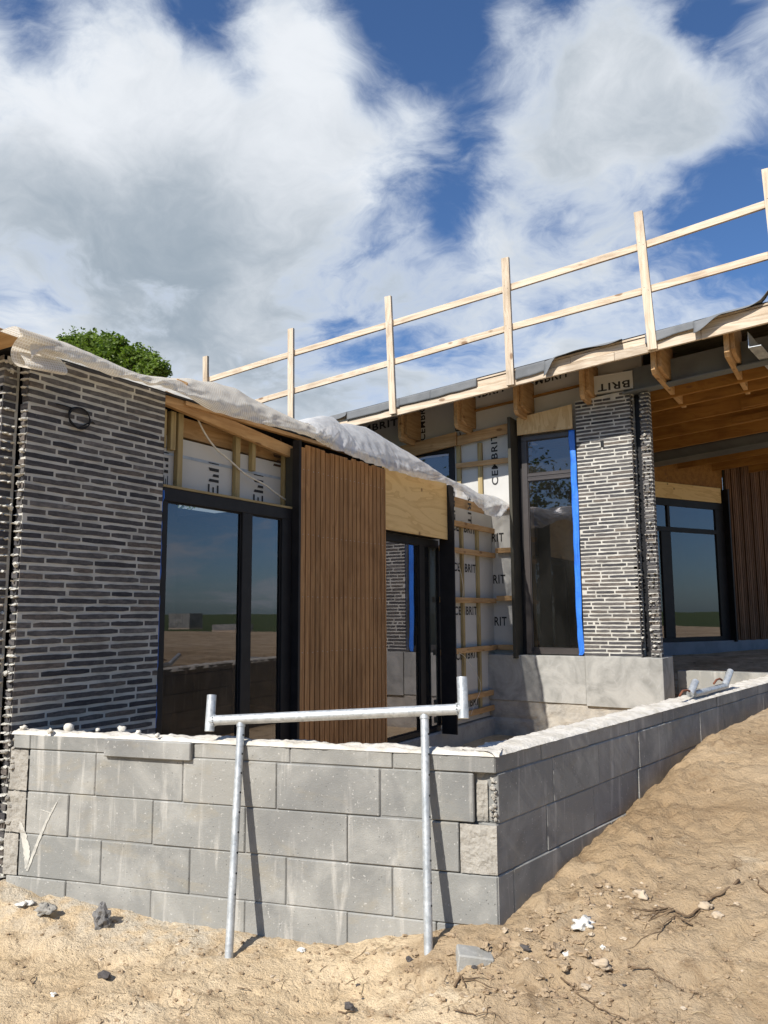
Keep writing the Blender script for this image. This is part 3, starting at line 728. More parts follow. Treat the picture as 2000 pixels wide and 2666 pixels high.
# above the big window: the same word turned on its side
MARK = [((0, 0), (.16, 0), (.16, .25), (0, .25)), ((.42, 0), (.57, 0), (.57, .17), (.42, .17)), ((.84, 0), (1, 0), (1, .25), (.84, .25)),
        ((.04, .33), (1, .33), (1, .42), (.14, .42)), ((.40, .50), (1, .50), (1, .585), (.50, .585)), ((.14, .67), (1, .67), (1, .77), (.02, .77)), ((.03, .90), (1, .90), (1, .935), (.03, .935))]
for (x0, x1, y0, y1, top) in ((425, 437, 1262, 1172, 7), (541, 569, 1285, 1203, 7), (659, 685, 1310, 1234, 7), (710, 733, 1240, 1172, 6)):
    A = onX(x1, y0, xl); B = onX(x0, y0, xl); C_ = onX(x1, y1, xl); m = MB()
    for q in (MARK if top == 7 else MARK[3:] + [((0, 1.1), (1, 1.1), (1, 1.45), (.8, 1.45), (.8, 1.25), (.2, 1.25), (0, 1.45))]):
        m.add([(xl, lerp(B.y, A.y, u), A.z + (C_.z - A.z) * v) for u, v in q], [tuple(range(len(q)))])
    m.build('lettering', [MINK if top == 7 else MINKB], sb)['kind'] = 'stuff'
yl_ = YS - .003
for (x0, x1, yb, hgt, s) in ((1268, 1312, 1412, .125, 'BRIT'), (1272, 1316, 1520, .125, 'BRIT'), (1275, 1320, 1629, .125, 'BRIT')):
    A = onY(x0, yb, yl_); B = onY(x1, yb, yl_); letter(s, (A.x, yl_, A.z), (B.x - A.x, 0, 0), (0, 0, hgt), bb)
for (x0, x1, y0, y1, s) in ((1281, 1298, 1262, 1128, 'CEMBRIT'), (1186, 1200, 1142, 1030, 'CEMBRIT'), (1092, 1108, 1146, 1040, 'CEMBRIT')):
    A = onY(x1, y0, yl_); B = onY(x0, y0, yl_); C_ = onY(x1, y1, yl_)
    letter(s, (A.x, yl_, A.z), (0, 0, C_.z - A.z), (B.x - A.x, 0, 0), bb)
for (x0, y0, x1, y1, h, s) in ((905, 1138, 1036, 1107, .12, 'CEMBRIT'), (1195, 1050, 1318, 1018, .12, 'CEMBRIT'), (1355, 1013, 1483, 980, .12, 'CEMBRIT')):
    A = onY(x0, y0, yl_); B = onY(x1, y1, yl_); letter(s, (A.x, yl_, A.z), (B.x - A.x, 0, B.z - A.z), (0, 0, h), bb)
A = onY(1632, 1000, 10.21); B = onY(1560, 1022, 10.21)
# return board over the pier, printed upside down
m = MB(); m.box(-2.95, -2.42, 10.22, 10.40, 4.44, 4.68); rbp = m.build('soffit_board', [MBOARD], H)
letter('BRIT', (-2.46, 10.217, 4.56), (-.42, 0, 0), (0, 0, -.10), rbp)

# sealing tape over the board joint above the big window
m = MB()
A = onX(440, 1173, XS); B = onX(745, 1256, XS); m.box(XS, XS + .003, A.y - .05, B.y, (A.z + B.z) / 2 - .012, (A.z + B.z) / 2 + .012)
m.build('joint_tape', [m_plain('grey_joint_tape', (.36, .42, .50), None, 9, .5)], H)

def part(name, fn, mats, parent=H, bv=0, smooth=False):
    m = MB(); fn(m); o = m.build(name, mats, parent, smooth)
    if bv: bevel(o, bv)
    return o
# battens on the wing board, above the window
for (x, y0, y1, dx, wd) in ((470, 1067, 1275, .045, .055), (452, 1060, 1172, .045, .055), (620, 1135, 1300, .045, .055), (662, 1098, 1226, .04, .05), (745, 1155, 1325, .045, .055), (428, 1055, 1165, .045, .05)):
    A = onX(x, y0, XS + .045); B = onX(x, y1, XS + .045)
    yy = (A.y + B.y) / 2; zb_ = max(B.z, 2.515)
    part('batten', lambda m: m.box(XS + .001, XS + .046, yy - wd / 2, yy + wd / 2, zb_, min(A.z, 3.12)), [PINE_G['z']], bv=.003)
part('lintel_board', lambda m: m.box(XS - .06, -4.39, 4.06, 5.60, 2.490, 2.508), [PINE_G['y']])
# inner corner battens: uprights and horizontals on both boards
def upright(y, x=None, z0=.3, z1=2.9):
    if x is None: part('batten', lambda m: m.box(XS + .001, XS + .039, y - .03, y + .03, z0, z1), [PINE_G['z']], bv=.003)
    else: part('batten', lambda m: m.box(x - .035, x + .035, YS - .039, YS - .001, z0, z1), [PINE_G['z']], bv=.003)
for px_ in (1207, 1248):
    upright(onX(px_, 1600, XS + .03).y, z0=.2, z1=2.75)
for (px_, z0, z1) in ((1272, .96, 2.75), (1196, 3.0, 4.02), (1252, 2.7, 4.02)):
    upright(0, onY(px_, 1300 if z0 > 2 else 1600, YS - .03).x, z0, z1)
for z in (.255, .46, 1.065, 1.71, 2.35, 2.70):
    part('batten', lambda m: m.box(XS + .040, XS + .078, 8.70, YS - .07, z - .035, z + .035), [PINE_O['y']], bv=.003)
for z in (1.065, 1.745, 2.42, 3.03):
    part('batten', lambda m: m.box(XS + .08, -4.165, YS - .078, YS - .040, z - .035, z + .035), [PINE_O['x']], bv=.003)
part('batten', lambda m: m.bar(onY(1188, 1213, YS - .06), onY(1339, 1196, YS - .06), V((0, .038, 0)), V((0, 0, .07)), 0), [PINE_O['x']], bv=.003)
A = onY(1192, 1148, YS - .06); B = onY(1337, 1112, YS - .06)
part('top_board', lambda m: m.bar(A, B, V((0, .045, 0)), V((0, 0, .145)), 0), [PINE_O['x']], bv=.003)
A = onY(1020, 1185, YS - .08); B = onY(1189, 1142, YS - .08)
part('top_board', lambda m: m.bar(A, B, V((0, .05, 0)), V((0, 0, .20)), 0), [PINE_O['x']], bv=.003)

# windows
def window(name, axis, plane, u0, u1, z0, z1, out, cols, rows=(), fw=.055, dep=.09, head=None, mat=MBLACK, gd=.03):
    """frame bars in the opening, panes set back; cols = pane ranges in u"""
    m = MB()
    def bx(a, b, p, q, c0, c1, mi=0):
        lo, hi = sorted((plane - out * c0, plane - out * c1))
        if axis == 'x': m.box(lo, hi, a, b, p, q, mi)
        else: m.box(a, b, lo, hi, p, q, mi)
    bx(u0, u1, z1 - (head or fw), z1, 0, dep); bx(u0, u1, z0, z0 + fw, 0, dep)
    edges = [u0] + [e for c in cols for e in c] + [u1]
    for a, b in zip(edges[::2], edges[1::2]): bx(a, b, z0 + fw, z1 - (head or fw), .001, dep)
    for (a, b) in cols:
        for r in rows: bx(a, b, r - .05, r - .012, .006, dep); bx(a, b, r + .012, r + .05, .006, dep); bx(a, b, r - .012, r + .012, .014, dep)
        # glazing beads
        zs_ = [z0 + fw] + [v for r in sorted(rows) for v in (r - .05, r + .05)] + [z1 - (head or fw)]
        for p, q in zip(zs_[::2], zs_[1::2]):
            g0, g1 = gd - .012, gd - .001; bx(a, a + .012, p, q, g0, g1, 0); bx(b - .012, b, p, q, g0, g1, 0); bx(a + .012, b - .012, p, p + .012, g0, g1, 0); bx(a + .012, b - .012, q - .012, q, g0, g1, 0)
    f = m.build(name, [mat], H); bevel(f, .003)
    for (a, b) in cols:
        zs_ = [z0 + fw] + [v for r in sorted(rows) for v in (r - .05, r + .05)] + [z1 - (head or fw)]
        for p, q in zip(zs_[::2], zs_[1::2]):
            m = MB(); c = plane - out * gd
            if axis == 'x': m.add([(c, a, p), (c, b, p), (c, b, q), (c, a, q)], [(0, 1, 2, 3)] if out > 0 else [(3, 2, 1, 0)])
            else: m.add([(a, c, p), (b, c, p), (b, c, q), (a, c, q)], [(0, 1, 2, 3)])
            m.build('pane', [MGL], f)
    return f
PW = -4.395
yw = lambda x, y=1600: onX(x, y, PW - .02).y
window('window', 'x', PW, 4.06, 5.60, -.05, 2.488, 1, [(4.12, yw(624)), (yw(650), yw(729))], head=.10)
PW = -4.52
window('window', 'x', PW, 7.10, 8.70, .14, 2.44, 1, [(7.16, yw(1091)), (yw(1104), yw(1150))], head=.085)
window('window', 'y', 10.345, -4.035, -3.215, .985, 4.02, -1, [(-3.955, -3.28)], rows=(3.42,), mat=MBRONZE, fw=.075)
window('window', 'y', 10.425, -6.6, -5.13, 3.0, 4.02, -1, [(-6.5, -5.22)], fw=.08)
# low wing: black reveals, cladding, plywood, edge board
part('reveal_board', lambda m: m.box(-4.394, -4.315, 5.602, 5.632, -.08, 3.12), [MBLACK])
def slats(m):
    y = 5.634
    m.box(-4.50, -4.345, 5.634, 7.115, -.05, 3.06, 1)
    k = 0
    while y < 7.10:
        wd = .064
        top = 3.085 + rb.uniform(-.006, .006) - .02 * (k % 5 == 0)
        m.box(-4.340, -4.318 + rb.uniform(-.001, .001), y + .001, min(y + wd, 7.113), -.03 + rb.uniform(-.01, .01), top, 0); y += .0765; k += 1
cl = part('timber_cladding', slats, [CLAD, MFIN], bv=.002)
def screws(m):
    for z in (2.86, 2.26, 1.70, 1.20, .66, .2):
        y = 5.634; k = 0
        while y < 7.08:
            m.blob((-4.3165, y + .032 + rb.uniform(-.003, .003), z + rb.uniform(-.006, .006)), (.0015, .0042, .0042), rb, 0, 1, .1); y += .0765
part('screw_heads', screws, [MGALV], cl)['kind'] = 'stuff'
part('plywood_panel', lambda m: m.box(-4.375, -4.355, 7.13, 8.63, 2.44, 3.14), [PLY], bv=.001)
part('head_board', lambda m: m.box(-4.60, -4.376, 7.13, 8.64, 2.45, 2.47), [MBLACK])
part('black_edge_board', lambda m: m.box(-4.475, -4.275, 8.640, 8.662, .11, 3.12), [MBLACK])
part('black_edge_board', lambda m: m.box(-4.45, -4.345, 7.117, 7.129, 2.40, 3.1), [MBLACK])
part('plinth', lambda m: (m.box(-4.75, -4.49, 4.1, 10.44, -.5, .13), m.box(-4.75, -4.60, 2.96, 4.1, -.5, .0)), [MREN], bv=.02)
# wing roof edge, hidden under the sheeting
part('brace_plank', lambda m: m.bar(onX(425, 1035, -4.47), onX(762, 1180, -4.47), V((.045, 0, 0)), V((0, .02, .105)), 0), [PINE_O['y']], bv=.003)
part('eaves_beam', lambda m: m.bar((-4.64, 3.9, 3.05), (-4.64, 10.3, 3.0), V((.06, 0, 0)), V((0, 0, .16)), 0), [PINE_O['y']], bv=.003)
part('eaves_beam', lambda m: m.bar((-4.45, 4.3, 3.185), (-4.45, 8.5, 3.185), V((.05, 0, 0)), V((0, 0, .035)), 0), [PINE_O['y']], bv=.003)
part('wing_roof', lambda m: (m.box(-9.2, -4.42, 2.62, 8.5, 3.205, 3.22), m.box(-9.2, -4.66, 8.5, 10.4, 2.98, 3.02)), [MFELTD])
def gab(m):
    m.box(-9.0, -4.22, 2.50, 2.80, 3.19, 3.22, 0); m.box(-9, -4.24, 2.56, 2.60, 3.15, 3.19, 0)
part('eaves_board', gab, [PINE_O['x']], bv=.003)
# wing body: inner walls, floor
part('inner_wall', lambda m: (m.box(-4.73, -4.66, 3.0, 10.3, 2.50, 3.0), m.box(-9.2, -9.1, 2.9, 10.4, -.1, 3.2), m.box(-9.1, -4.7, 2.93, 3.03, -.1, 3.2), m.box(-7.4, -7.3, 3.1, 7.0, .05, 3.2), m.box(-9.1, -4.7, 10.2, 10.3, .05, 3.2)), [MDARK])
part('inner_floor', lambda m: m.box(-9.1, -4.76, 3.03, 10.2, -.08, .06), [MFLOOR])
# tall part: plinth, pier, corner
part('rendered_plinth', lambda m: (m.box(-4.75, -3.19, 10.215, 10.75, .36, .972), m.box(-3.187, -2.215, 10.195, 10.80, .345, .975)), [MREN], bv=.006)
def lowpl(m):
    K = 60; J = 14; b = len(m.v)
    for j in range(J + 1):
        for i in range(K + 1):
            x = lerp(-4.75, -2.23, i / K); z = lerp(-.2, .37, j / J); m.v.append((x, 10.235 + .012 * noise.noise(V((x * 6, z * 10, 0))) + .006 * noise.noise(V((x * 25, z * 25, 0))) + (.012 if abs(z - .13) < .02 and x < -3.9 else 0), z))
    for j in range(J):
        for i in range(K):
            a = b + j * (K + 1) + i; m.f.append((a, a + 1, a + K + 2, a + K + 1)); m.m.append(0)
    m.box(-4.75, -2.24, 10.27, 10.7, -.2, .36, 0)
part('block_footing', lowpl, [m_plain('rough_footing', (.42, .385, .33), (.30, .28, .25), 5, fine=24, bstr=.8, bdist=.012)])
def mo3(m): teeth(m, (-2.478, 10.25, 0), (0, 1, 0), (1, 0, 0), .985, 4.40, .10, rb, .02)
brick_part('brick_pier', (-3.205, 10.25, 0), (1, 0, 0), (0, -1, 0), .725, .985, lambda s: 4.385 + .045 * s / .725, 21, lo=.12, hi=.42, mo=mo3)
def mo4(m): teeth(m, (-2.37, 10.30, 0), (1, 0, 0), (0, -1, 0), .985, 4.42, .115, rb, .035)
brick_part('return_brick_wall', (-2.25, 10.30, 0), (0, 1, 0), (1, 0, 0), .12, .985, lambda s: 4.44, 22, mo=mo4)
part('black_membrane', lambda m: m.box(-2.46, -2.36, 10.42, 10.44, .98, 4.4), [MRUB])
part('tail_shadow_patch', lambda m: m.box(-2.88, -2.84, 10.235, 10.26, 3.72, 3.80), [MRUB])  # black box standing in for the rafter tail's cast shadow on the pier
part('plywood_panel', lambda m: m.hexa([(-4.06, 10.27, 4.025), (-3.262, 10.27, 4.025), (-3.262, 10.29, 4.025), (-4.06, 10.29, 4.025), (-4.06, 10.27, 4.275), (-3.262, 10.27, 4.36), (-3.262, 10.29, 4.36), (-4.06, 10.29, 4.275)]), [PLYX])
part('edge_board', lambda m: (m.box(-4.150, -4.105, 10.13, YS, .93, 4.27), m.box(-4.105, -4.037, 10.40, YS, .93, 4.27, 1)), [MFIN, MBLACK], bv=.002)
part('window_jamb', lambda m: (m.box(-4.0, -3.955, 10.44, 10.56, 1.0, 4.0), m.box(-3.27, -3.22, 10.44, 10.56, 1.0, 4.0)), [PINE_O['z']])
# inner rooms of the tall part
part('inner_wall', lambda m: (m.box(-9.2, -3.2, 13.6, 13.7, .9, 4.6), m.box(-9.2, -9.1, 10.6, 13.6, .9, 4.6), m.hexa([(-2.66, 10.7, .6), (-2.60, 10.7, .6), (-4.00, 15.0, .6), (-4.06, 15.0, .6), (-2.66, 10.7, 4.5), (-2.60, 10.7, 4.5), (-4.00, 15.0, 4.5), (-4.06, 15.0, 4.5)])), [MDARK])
part('inner_floor', lambda m: m.hexa([(-9.1, 10.56, .8), (-2.5, 10.56, .8), (-3.2, 13.6, .8), (-9.1, 13.6, .8), (-9.1, 10.56, .95), (-2.5, 10.56, .95), (-3.2, 13.6, .95), (-9.1, 13.6, .95)]), [MFLOOR])

# far angled wall under the tall roof
PA = V((-3.078, 15.695, 0)); UA = V((.4787, .8780, 0)); NA = V((.8780, -.4787, 0))
def Aw(t, out, z): p = PA + UA * t + NA * out; return V((p.x, p.y, z))
def abox(m, t0, t1, o0, o1, z0, z1, mi=0): m.hexa([Aw(t0, o1, z0), Aw(t1, o1, z0), Aw(t1, o0, z0), Aw(t0, o0, z0), Aw(t0, o1, z1), Aw(t1, o1, z1), Aw(t1, o0, z1), Aw(t0, o0, z1)], mi)
part('far_plywood_panel', lambda m: abox(m, -2.0, 1.42, 0, .02, 3.70, 4.0), [PLY])
part('far_header_board', lambda m: abox(m, -2.0, 1.54, -.06, -.02, 3.98, 4.7), [JOIST])
def fw_(m):
    abox(m, -2, 1.50, -.06, 0, 3.56, 3.70); abox(m, -2, 1.50, -.06, -.002, .98, 1.06); abox(m, 1.24, 1.50, -.06, -.004, 1.06, 3.56)
    abox(m, -2, 1.24, -.06, -.002, 3.06, 3.15); abox(m, -.16, -.09, -.06, -.001, 3.15, 3.56); abox(m, -.36, -.09, -.06, -.001, 1.06, 3.06)
fwn = part('far_window', fw_, [MBLACK], bv=.004)
for (t0, t1, z0, z1) in ((-.09, 1.24, 1.06, 3.06), (-2, -.36, 1.06, 3.06), (-.09, 1.24, 3.15, 3.56), (-2, -.16, 3.15, 3.56)):
    m = MB(); m.add([Aw(t0, -.03, z0), Aw(t1, -.03, z0), Aw(t1, -.03, z1), Aw(t0, -.03, z1)], [(0, 1, 2, 3)]); m.build('pane', [MGL], fwn)
part('far_inner_wall', lambda m: abox(m, -2.2, 6.0, -2.2, -2.1, .5, 4.2), [MDARK])
part('far_reveal_board', lambda m: abox(m, 1.502, 1.54, -.06, .12, .95, 3.98), [MBLACK])
def flutes(m):
    t = 1.56
    abox(m, 1.545, 7.0, -.02, .02, .97, 4.65, 1)
    k = 0
    while t < 6.9:
        abox(m, t, t + .032, .022, .05 + (.02 if (k // 3) % 2 else 0), .97, 4.62, 0); t += .052; k += 1
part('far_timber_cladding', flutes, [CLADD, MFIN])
part('far_plinth', lambda m: abox(m, -2.2, 7.0, -.2, .06, .4, .975), [m_plain('blue_grey_plinth', (.23, .25, .28), None, 2, .8)])

# tall roof: fascia, deck, felt, joists, steel
XR0 = -9.0; XR1 = 1.1
def rbar(m, x0, x1, y0, y1, dz0, dz1, mi=0, z=fz):
    m.hexa([(x0, y0, z(x0) + dz0), (x1, y0, z(x1) + dz0), (x1, y1, z(x1) + dz0), (x0, y1, z(x0) + dz0), (x0, y0, z(x0) + dz1), (x1, y0, z(x1) + dz1), (x1, y1, z(x1) + dz1), (x0, y1, z(x0) + dz1)], mi)
def fascia(m):
    cuts = [XR0, -6.9, onY(1025, 1083, YF).x, onY(1325, 1000, YF).x, onY(1600, 940, YF).x, onY(1688, 920, YF).x, onY(1826, 880, YF).x, XR1]
    for i, (a, b) in enumerate(zip(cuts, cuts[1:])): rbar(m, a + .002, b - .002, YF + (.004 if i % 2 else 0), YF + .045, 0 + (.004 if i % 2 else 0), .108)
part('fascia_board', fascia, [PINE_L['x']], bv=.003)
part('upper_fascia_board', lambda m: (rbar(m, XR0, -3.0, YF + .02, YF + .06, .113, .20), rbar(m, -2.997, XR1, YF + .018, YF + .06, .113, .20)), [PINE_L['x']], bv=.003)
def tilt(m, d0, d1, th):
    y0, y1 = YF + .005, 10.9
    m.hexa([(XR0, y0, fz(XR0) + d0), (XR1, y0, fz(XR1) + d0), (XR1, y1, fz(XR1) + d1), (XR0, y1, fz(XR0) + d1), (XR0, y0, fz(XR0) + d0 + th), (XR1, y0, fz(XR1) + d0 + th), (XR1, y1, fz(XR1) + d1 + th), (XR0, y1, fz(XR0) + d1 + th)])
part('roof_deck', lambda m: tilt(m, .205, .50, .022), [PINE_L['x']])
part('roof_deck', lambda m: (rbar(m, XR0, XR1, 10.9, 19.0, .50, .522)), [PINE_L['x']])
part('roof_felt', lambda m: (tilt(m, .23, .526, .012)), [MFELTD])
part('roof_felt', lambda m: (rbar(m, XR0, XR1, 10.9, 19.0, .524, .54)), [MFELTD])
# felt flaps hanging over the edge: (pixel x range on the fascia plane, drop left, drop right, curl)
for i, (a, b, d0, d1, curl) in enumerate(((820, 903, .12, .09, .03), (903, 1040, .15, .15, .0), (1040, 1120, .135, .15, .0), (1120, 1241, .15, .14, .0), (1343, 1420, .19, .17, .0), (1420, 1624, .05, .07, .05), (1686, 1816, .16, .11, .01), (1816, 2060, .10, .015, .06), (2060, 2300, .1, .12, .02))):
    xa = onY(a, 1000, YF - .01).x; xb = onY(b, 1000, YF - .01).x; m = MB(); K = 24; J = 6; th = .004
    for j in range(J + 1):
        for k in range(K + 1):
            u = k / K; x = lerp(xa, xb, u); dr = lerp(d0, d1, u) + .012 * noise.noise(V((x * 5, i, 0)))
            if curl and i in (5,): dr = .22 * (1 - sstep(u, 0, .18)) + .03 + .015 * sin(u * 9)
            if i == 7: dr = .155 * (1 - sstep(u, .0, .34)) + .035 + .02 * sin(u * 5) - .05 * sstep(u, .6, .85)
            v = j / J
            y = YF - .008 - .012 * v - curl * v * v * (1 + .5 * sin(u * 7)) + .004 * noise.noise(V((x * 9, v * 3, i)))
            z = fz(x) + .256 - dr * v
            if j == 0: y = YF + .05; z = fz(x) + .256
            if i == 7: z += .10 * sstep(u, .75, .85) * (1 - sstep(u, .85, 1.0)) * (1 - v * .4)
            m.v.append((x, y, z))
    for j in range(J):
        for k in range(K):
            q = j * (K + 1) + k; m.f.append((q, q + K + 1, q + K + 2, q + 1)); m.m.append(0)
    o = m.build('felt_flap', [MFELT], H, smooth=True); so_ = o.modifiers.new('s', 'SOLIDIFY'); so_.thickness = .005
# rafter tails
for i, px_ in enumerate((1036, 1182, 1338, 1512, 1702, 1897, 880)):
    y0 = 9.92 if i < 4 or i == 6 else 9.62; yb = 10.44 if i < 4 or i == 6 else 11.5
    x = onY(px_, 1600 - 500, y0).x + .03
    h0 = -.235 if i < 4 or i == 6 else -.22
    def tail(m):
        m.poly([(x - .03, y0, fz(x) + .30), (x - .03, y0, fz(x) + h0 + .05), (x - .03, y0 + .05, fz(x) + h0), (x - .03, yb, fz(x) + h0 - .01), (x - .03, yb, fz(x) + .30)], (.058, 0, 0))
        m.poly([(x + .031, y0 + .08, fz(x) + .30), (x + .031, y0 + .08, fz(x) - .12), (x + .031, y0 + .22, fz(x) - .16), (x + .031, min(yb, 10.44), fz(x) - .16), (x + .031, min(yb, 10.44), fz(x) + .30)], (.05, 0, 0))
    part('rafter_tail', tail, [PINE_O['y']], bv=.003)
part('steel_beam', lambda m: (rbar(m, -2.55, XR1, 10.16, 10.36, -.05, -.035, 0, lambda x: 4.43 + SLOPE * (x + 2.48)), rbar(m, -2.55, XR1, 10.25, 10.27, -.035, .28, 0, lambda x: 4.43 + SLOPE * (x + 2.48))), [MSTEEL])
zj = lambda x: 4.36 + SLOPE * (x + 2.3)
for i, y in enumerate((10.72, 11.26, 12.20, 13.05, 13.95, 15.9, 16.8, 17.7)):
    part('joist', lambda m: rbar(m, -3.6 if y < 14 else -4.6, XR1, y, y + .055, 0, .34, 0, zj), [JOIST], bv=.003)
part('steel_beam', lambda m: (rbar(m, -4.6, XR1, 14.85, 15.35, .0, .02, 0, zj), rbar(m, -4.6, XR1, 14.87, 14.90, .02, .16, 0, zj), rbar(m, -4.6, XR1, 14.90, 14.96, .10, .345, 0, zj)), [MSTEEL])
part('soffit_deck', lambda m: rbar(m, -4.8, XR1, 10.38, 19.0, .345, .365, 0, zj), [JOIST])
for a_ in ((-1.35, -.2, 12.0, 12.06, -.02, .10), (-1.6, -.6, 12.9, 12.96, -.02, .08), (-2.15, -1.9, 12.19, 12.2, .12, .2)): part('soffit_blocking', lambda m: rbar(m, *a_, 0, zj), [JOIST])
# galvanised channel hanging at the right
A = onY(1948, 885, 9.75); Bp = A + V((.25, 1.2, 0)) * 1
def chan(m):
    A0 = onY(1950, 905, 9.62); dr = (onZ(2060, 1030, A0.z - .02) - A0); dr.z = 0; dr = dr.normalized() * 1.8; sdv = V((-dr.y, dr.x, 0)).normalized() * -.13
    m.obox(A0, dr, V((sdv.x, sdv.y, 0)), V((0, 0, .008))) if dr.cross(sdv).z > 0 else m.obox(A0 + sdv, dr, -sdv, V((0, 0, .008)))
    m.bar(A0 + V((0, 0, .09)), A0 + dr + V((0, 0, .09)), sdv.normalized() * .008, V((0, 0, .19)))
part('steel_channel', chan, [MGALV])

# ---------------------------------------------------------------- guard rail on the roof
RAILS = ([(540, 990), (700, 940), (1004, 848), (1308, 755), (1659, 645), (1992, 533), (2100, 494)], [(640, 1056), (700, 1037), (1004, 949), (1312, 858), (1671, 759), (2000, 666), (2100, 637)])
G = empty('guard_rail', onY(1326, 1000, YF - .03), 'pale timber guard rail of upright posts and two long rails along the roof edge', 'guard rail')
for (xt, yt, xb_, yb_) in ((536, 928, 536, 1035), (758, 856, 758, 1110), (1011, 772, 1024, 1078), (1316, 672, 1330, 1003), (1662, 552, 1700, 910), (1996, 440, 2038, 830)):
    A = onY(xt, yt, YF - .025); B = onY(xb_, yb_, YF - .025)
    def post(m):
        m.bar(B, A, V((.103, 0, 0)), V((0, .045, 0)), 0)
        for rl in RAILS:
            xm = (xt + xb_) / 2
            if not rl[0][0] - 10 < xm < rl[-1][0]: continue
            yy = table(rl, xm); q = A.lerp(B, (yy - yt) / (yb_ - yt))
            for dx, dz in ((-.022, .022), (.024, -.02)): m.blob((q.x + dx, q.y - .0225, q.z + dz), (.006, .002, .006), rb, 1, 1, .1)
    part('post', post, [PINE_L['z'], MFIN], G, .002)
for pts in ([(540, 990), (700, 940), (1004, 848), (1308, 755), (1659, 645), (1992, 533), (2100, 494)], [(640, 1056), (700, 1037), (1004, 949), (1312, 858), (1671, 759), (2000, 666), (2100, 637)]):
    for (a, b) in zip(pts, pts[1:]):
        A = onY(*a, YF + .022); B = onY(*b, YF + .022)
        part('rail', lambda m: m.bar(A, B, V((0, .038 + rb.uniform(-.001, .001), 0)), V((0, 0, .09)), 0), [PINE_L['x']], G, .004)

# ---------------------------------------------------------------- sheeting on the low roof edge
def sheet(name, tops, bots, mat, label, cat, seed, xtop=-4.34, xbot=-4.20, bulge=.05, wr=.03, N=150, fold=.0):
    K = 22; m = MB(); m.uv = []
    tl = [onX(x, y, xtop) for x, y in tops]; bl = [onX(x, y, xbot) for x, y in bots]
    def at_(lst, u):
        q = u * (len(lst) - 1); i = min(int(q), len(lst) - 2); return lst[i].lerp(lst[i + 1], q - i)
    L = sum((tl[i + 1] - tl[i]).length for i in range(len(tl) - 1))
    for i in range(N + 1):
        u = i / N; T = at_(tl, u); B = at_(bl, u)
        T = T.copy(); B = B.copy()
        T.z += .010 * noise.noise(V((u * 22, seed, 1))); B.z += .012 * noise.noise(V((u * 30, seed, 2)))
        for k in range(K + 1):
            v = k / K
            if v < .25:     # lying on the roof
                q = v / .25; p = V((T.x - .55 * (1 - q), T.y, T.z - .03 * (1 - sstep(q, .3, 1))))
            else:
                q = (v - .25) / .75; p = T.lerp(B, q); p.x += bulge * sin(pi * min(1, q * 1.1)) * (.8 + .5 * noise.noise(V((u * 6, seed, 3)))) + .05 * sin(pi * q * .5)
                a = q * (1 - .3 * q)
                ph = V((u * L * 1.9 + q * .9, q * 1.1 - u * 2, seed))
                rid = 1 - abs(noise.noise(ph * 1.3)) * 2.4
                p.x += wr * a * (rid + .7 * (1 - 2.2 * abs(noise.noise(ph * 2.9))) + .4 * (1 - 2 * abs(noise.noise(ph * 7)))); p.y += wr * .7 * a * noise.noise(ph * 1.7 + V((9, 9, 0)))
                p.z += wr * .25 * noise.noise(ph * 2.3 + V((4, 1, 0))) * sin(pi * q)
                if q > .93: p.x -= .03 * (q - .93) / .07
            m.v.append(tuple(p)); m.uv.append((u * L, v * .75))
    for i in range(N):
        for k in range(K):
            a = i * (K + 1) + k; m.f.append((a, a + 1, a + K + 2, a + K + 1)); m.m.append(0)
    o = m.build(name, [mat], None, smooth=True)
    ss = o.modifiers.new('sub', 'SUBSURF'); ss.levels = 1; ss.render_levels = 1
    return tag(o, label, cat)
sheet('tarpaulin', [(38, 851), (75, 858), (150, 884), (220, 914), (300, 950), (360, 972), (430, 984), (490, 984), (560, 993), (610, 1008), (660, 1036), (720, 1068), (775, 1095), (830, 1115)],
      [(62, 945), (95, 918), (160, 940), (235, 962), (310, 985), (370, 1003), (430, 1015), (490, 1044), (550, 1075), (620, 1092), (690, 1110), (750, 1126), (800, 1142), (850, 1165)],
      SHEET_G, 'cream grid-reinforced tarpaulin over the left roof edge above the brick wall', 'tarpaulin', 2.5, bulge=.055, wr=.036, N=200)
# the corner of the tarpaulin that turns round the gable and hangs in a loop
def loopc(m):
    pts = [(0, 862, 2.60), (20, 853, 2.62), (44, 850, 2.66), (52, 872, 2.68), (38, 890, 2.68), (28, 915, 2.68), (32, 938, 2.69), (45, 952, 2.70), (60, 955, 2.70), (66, 946, 2.71), (58, 930, 2.72), (46, 915, 2.73)]
    m.uv = []
    n = len(pts); N2 = 44
    for i in range(N2 + 1):
        q = i / N2 * (n - 1); k = min(int(q), n - 2); f = q - k
        a = [pts[max(0, min(n - 1, k + dk))] for dk in (-1, 0, 1, 2)]
        def cr(c): return .5 * (2 * a[1][c] + (a[2][c] - a[0][c]) * f + (2 * a[0][c] - 5 * a[1][c] + 4 * a[2][c] - a[3][c]) * f * f + (3 * a[1][c] - a[0][c] - 3 * a[2][c] + a[3][c]) * f ** 3)
        x, y, Y = cr(0), cr(1), cr(2)
        p = onY(x, y, Y)
        for j in range(8):
            dl = j / 7; m.v.append((p.x - .02 * dl, p.y + .30 * dl, p.z + .05 * dl * (1 if i > 18 else 0) * (q / n))); m.uv.append((dl * .30, i * .012))
    for i in range(N2):
        for j in range(7):
            a = i * 8 + j; m.f.append((a, a + 8, a + 9, a + 1)); m.m.append(0)
tg = bpy.data.objects['tarpaulin']
m = MB(); loopc(m); m.build('hanging_fold', [SHEET_G], tg, smooth=True)
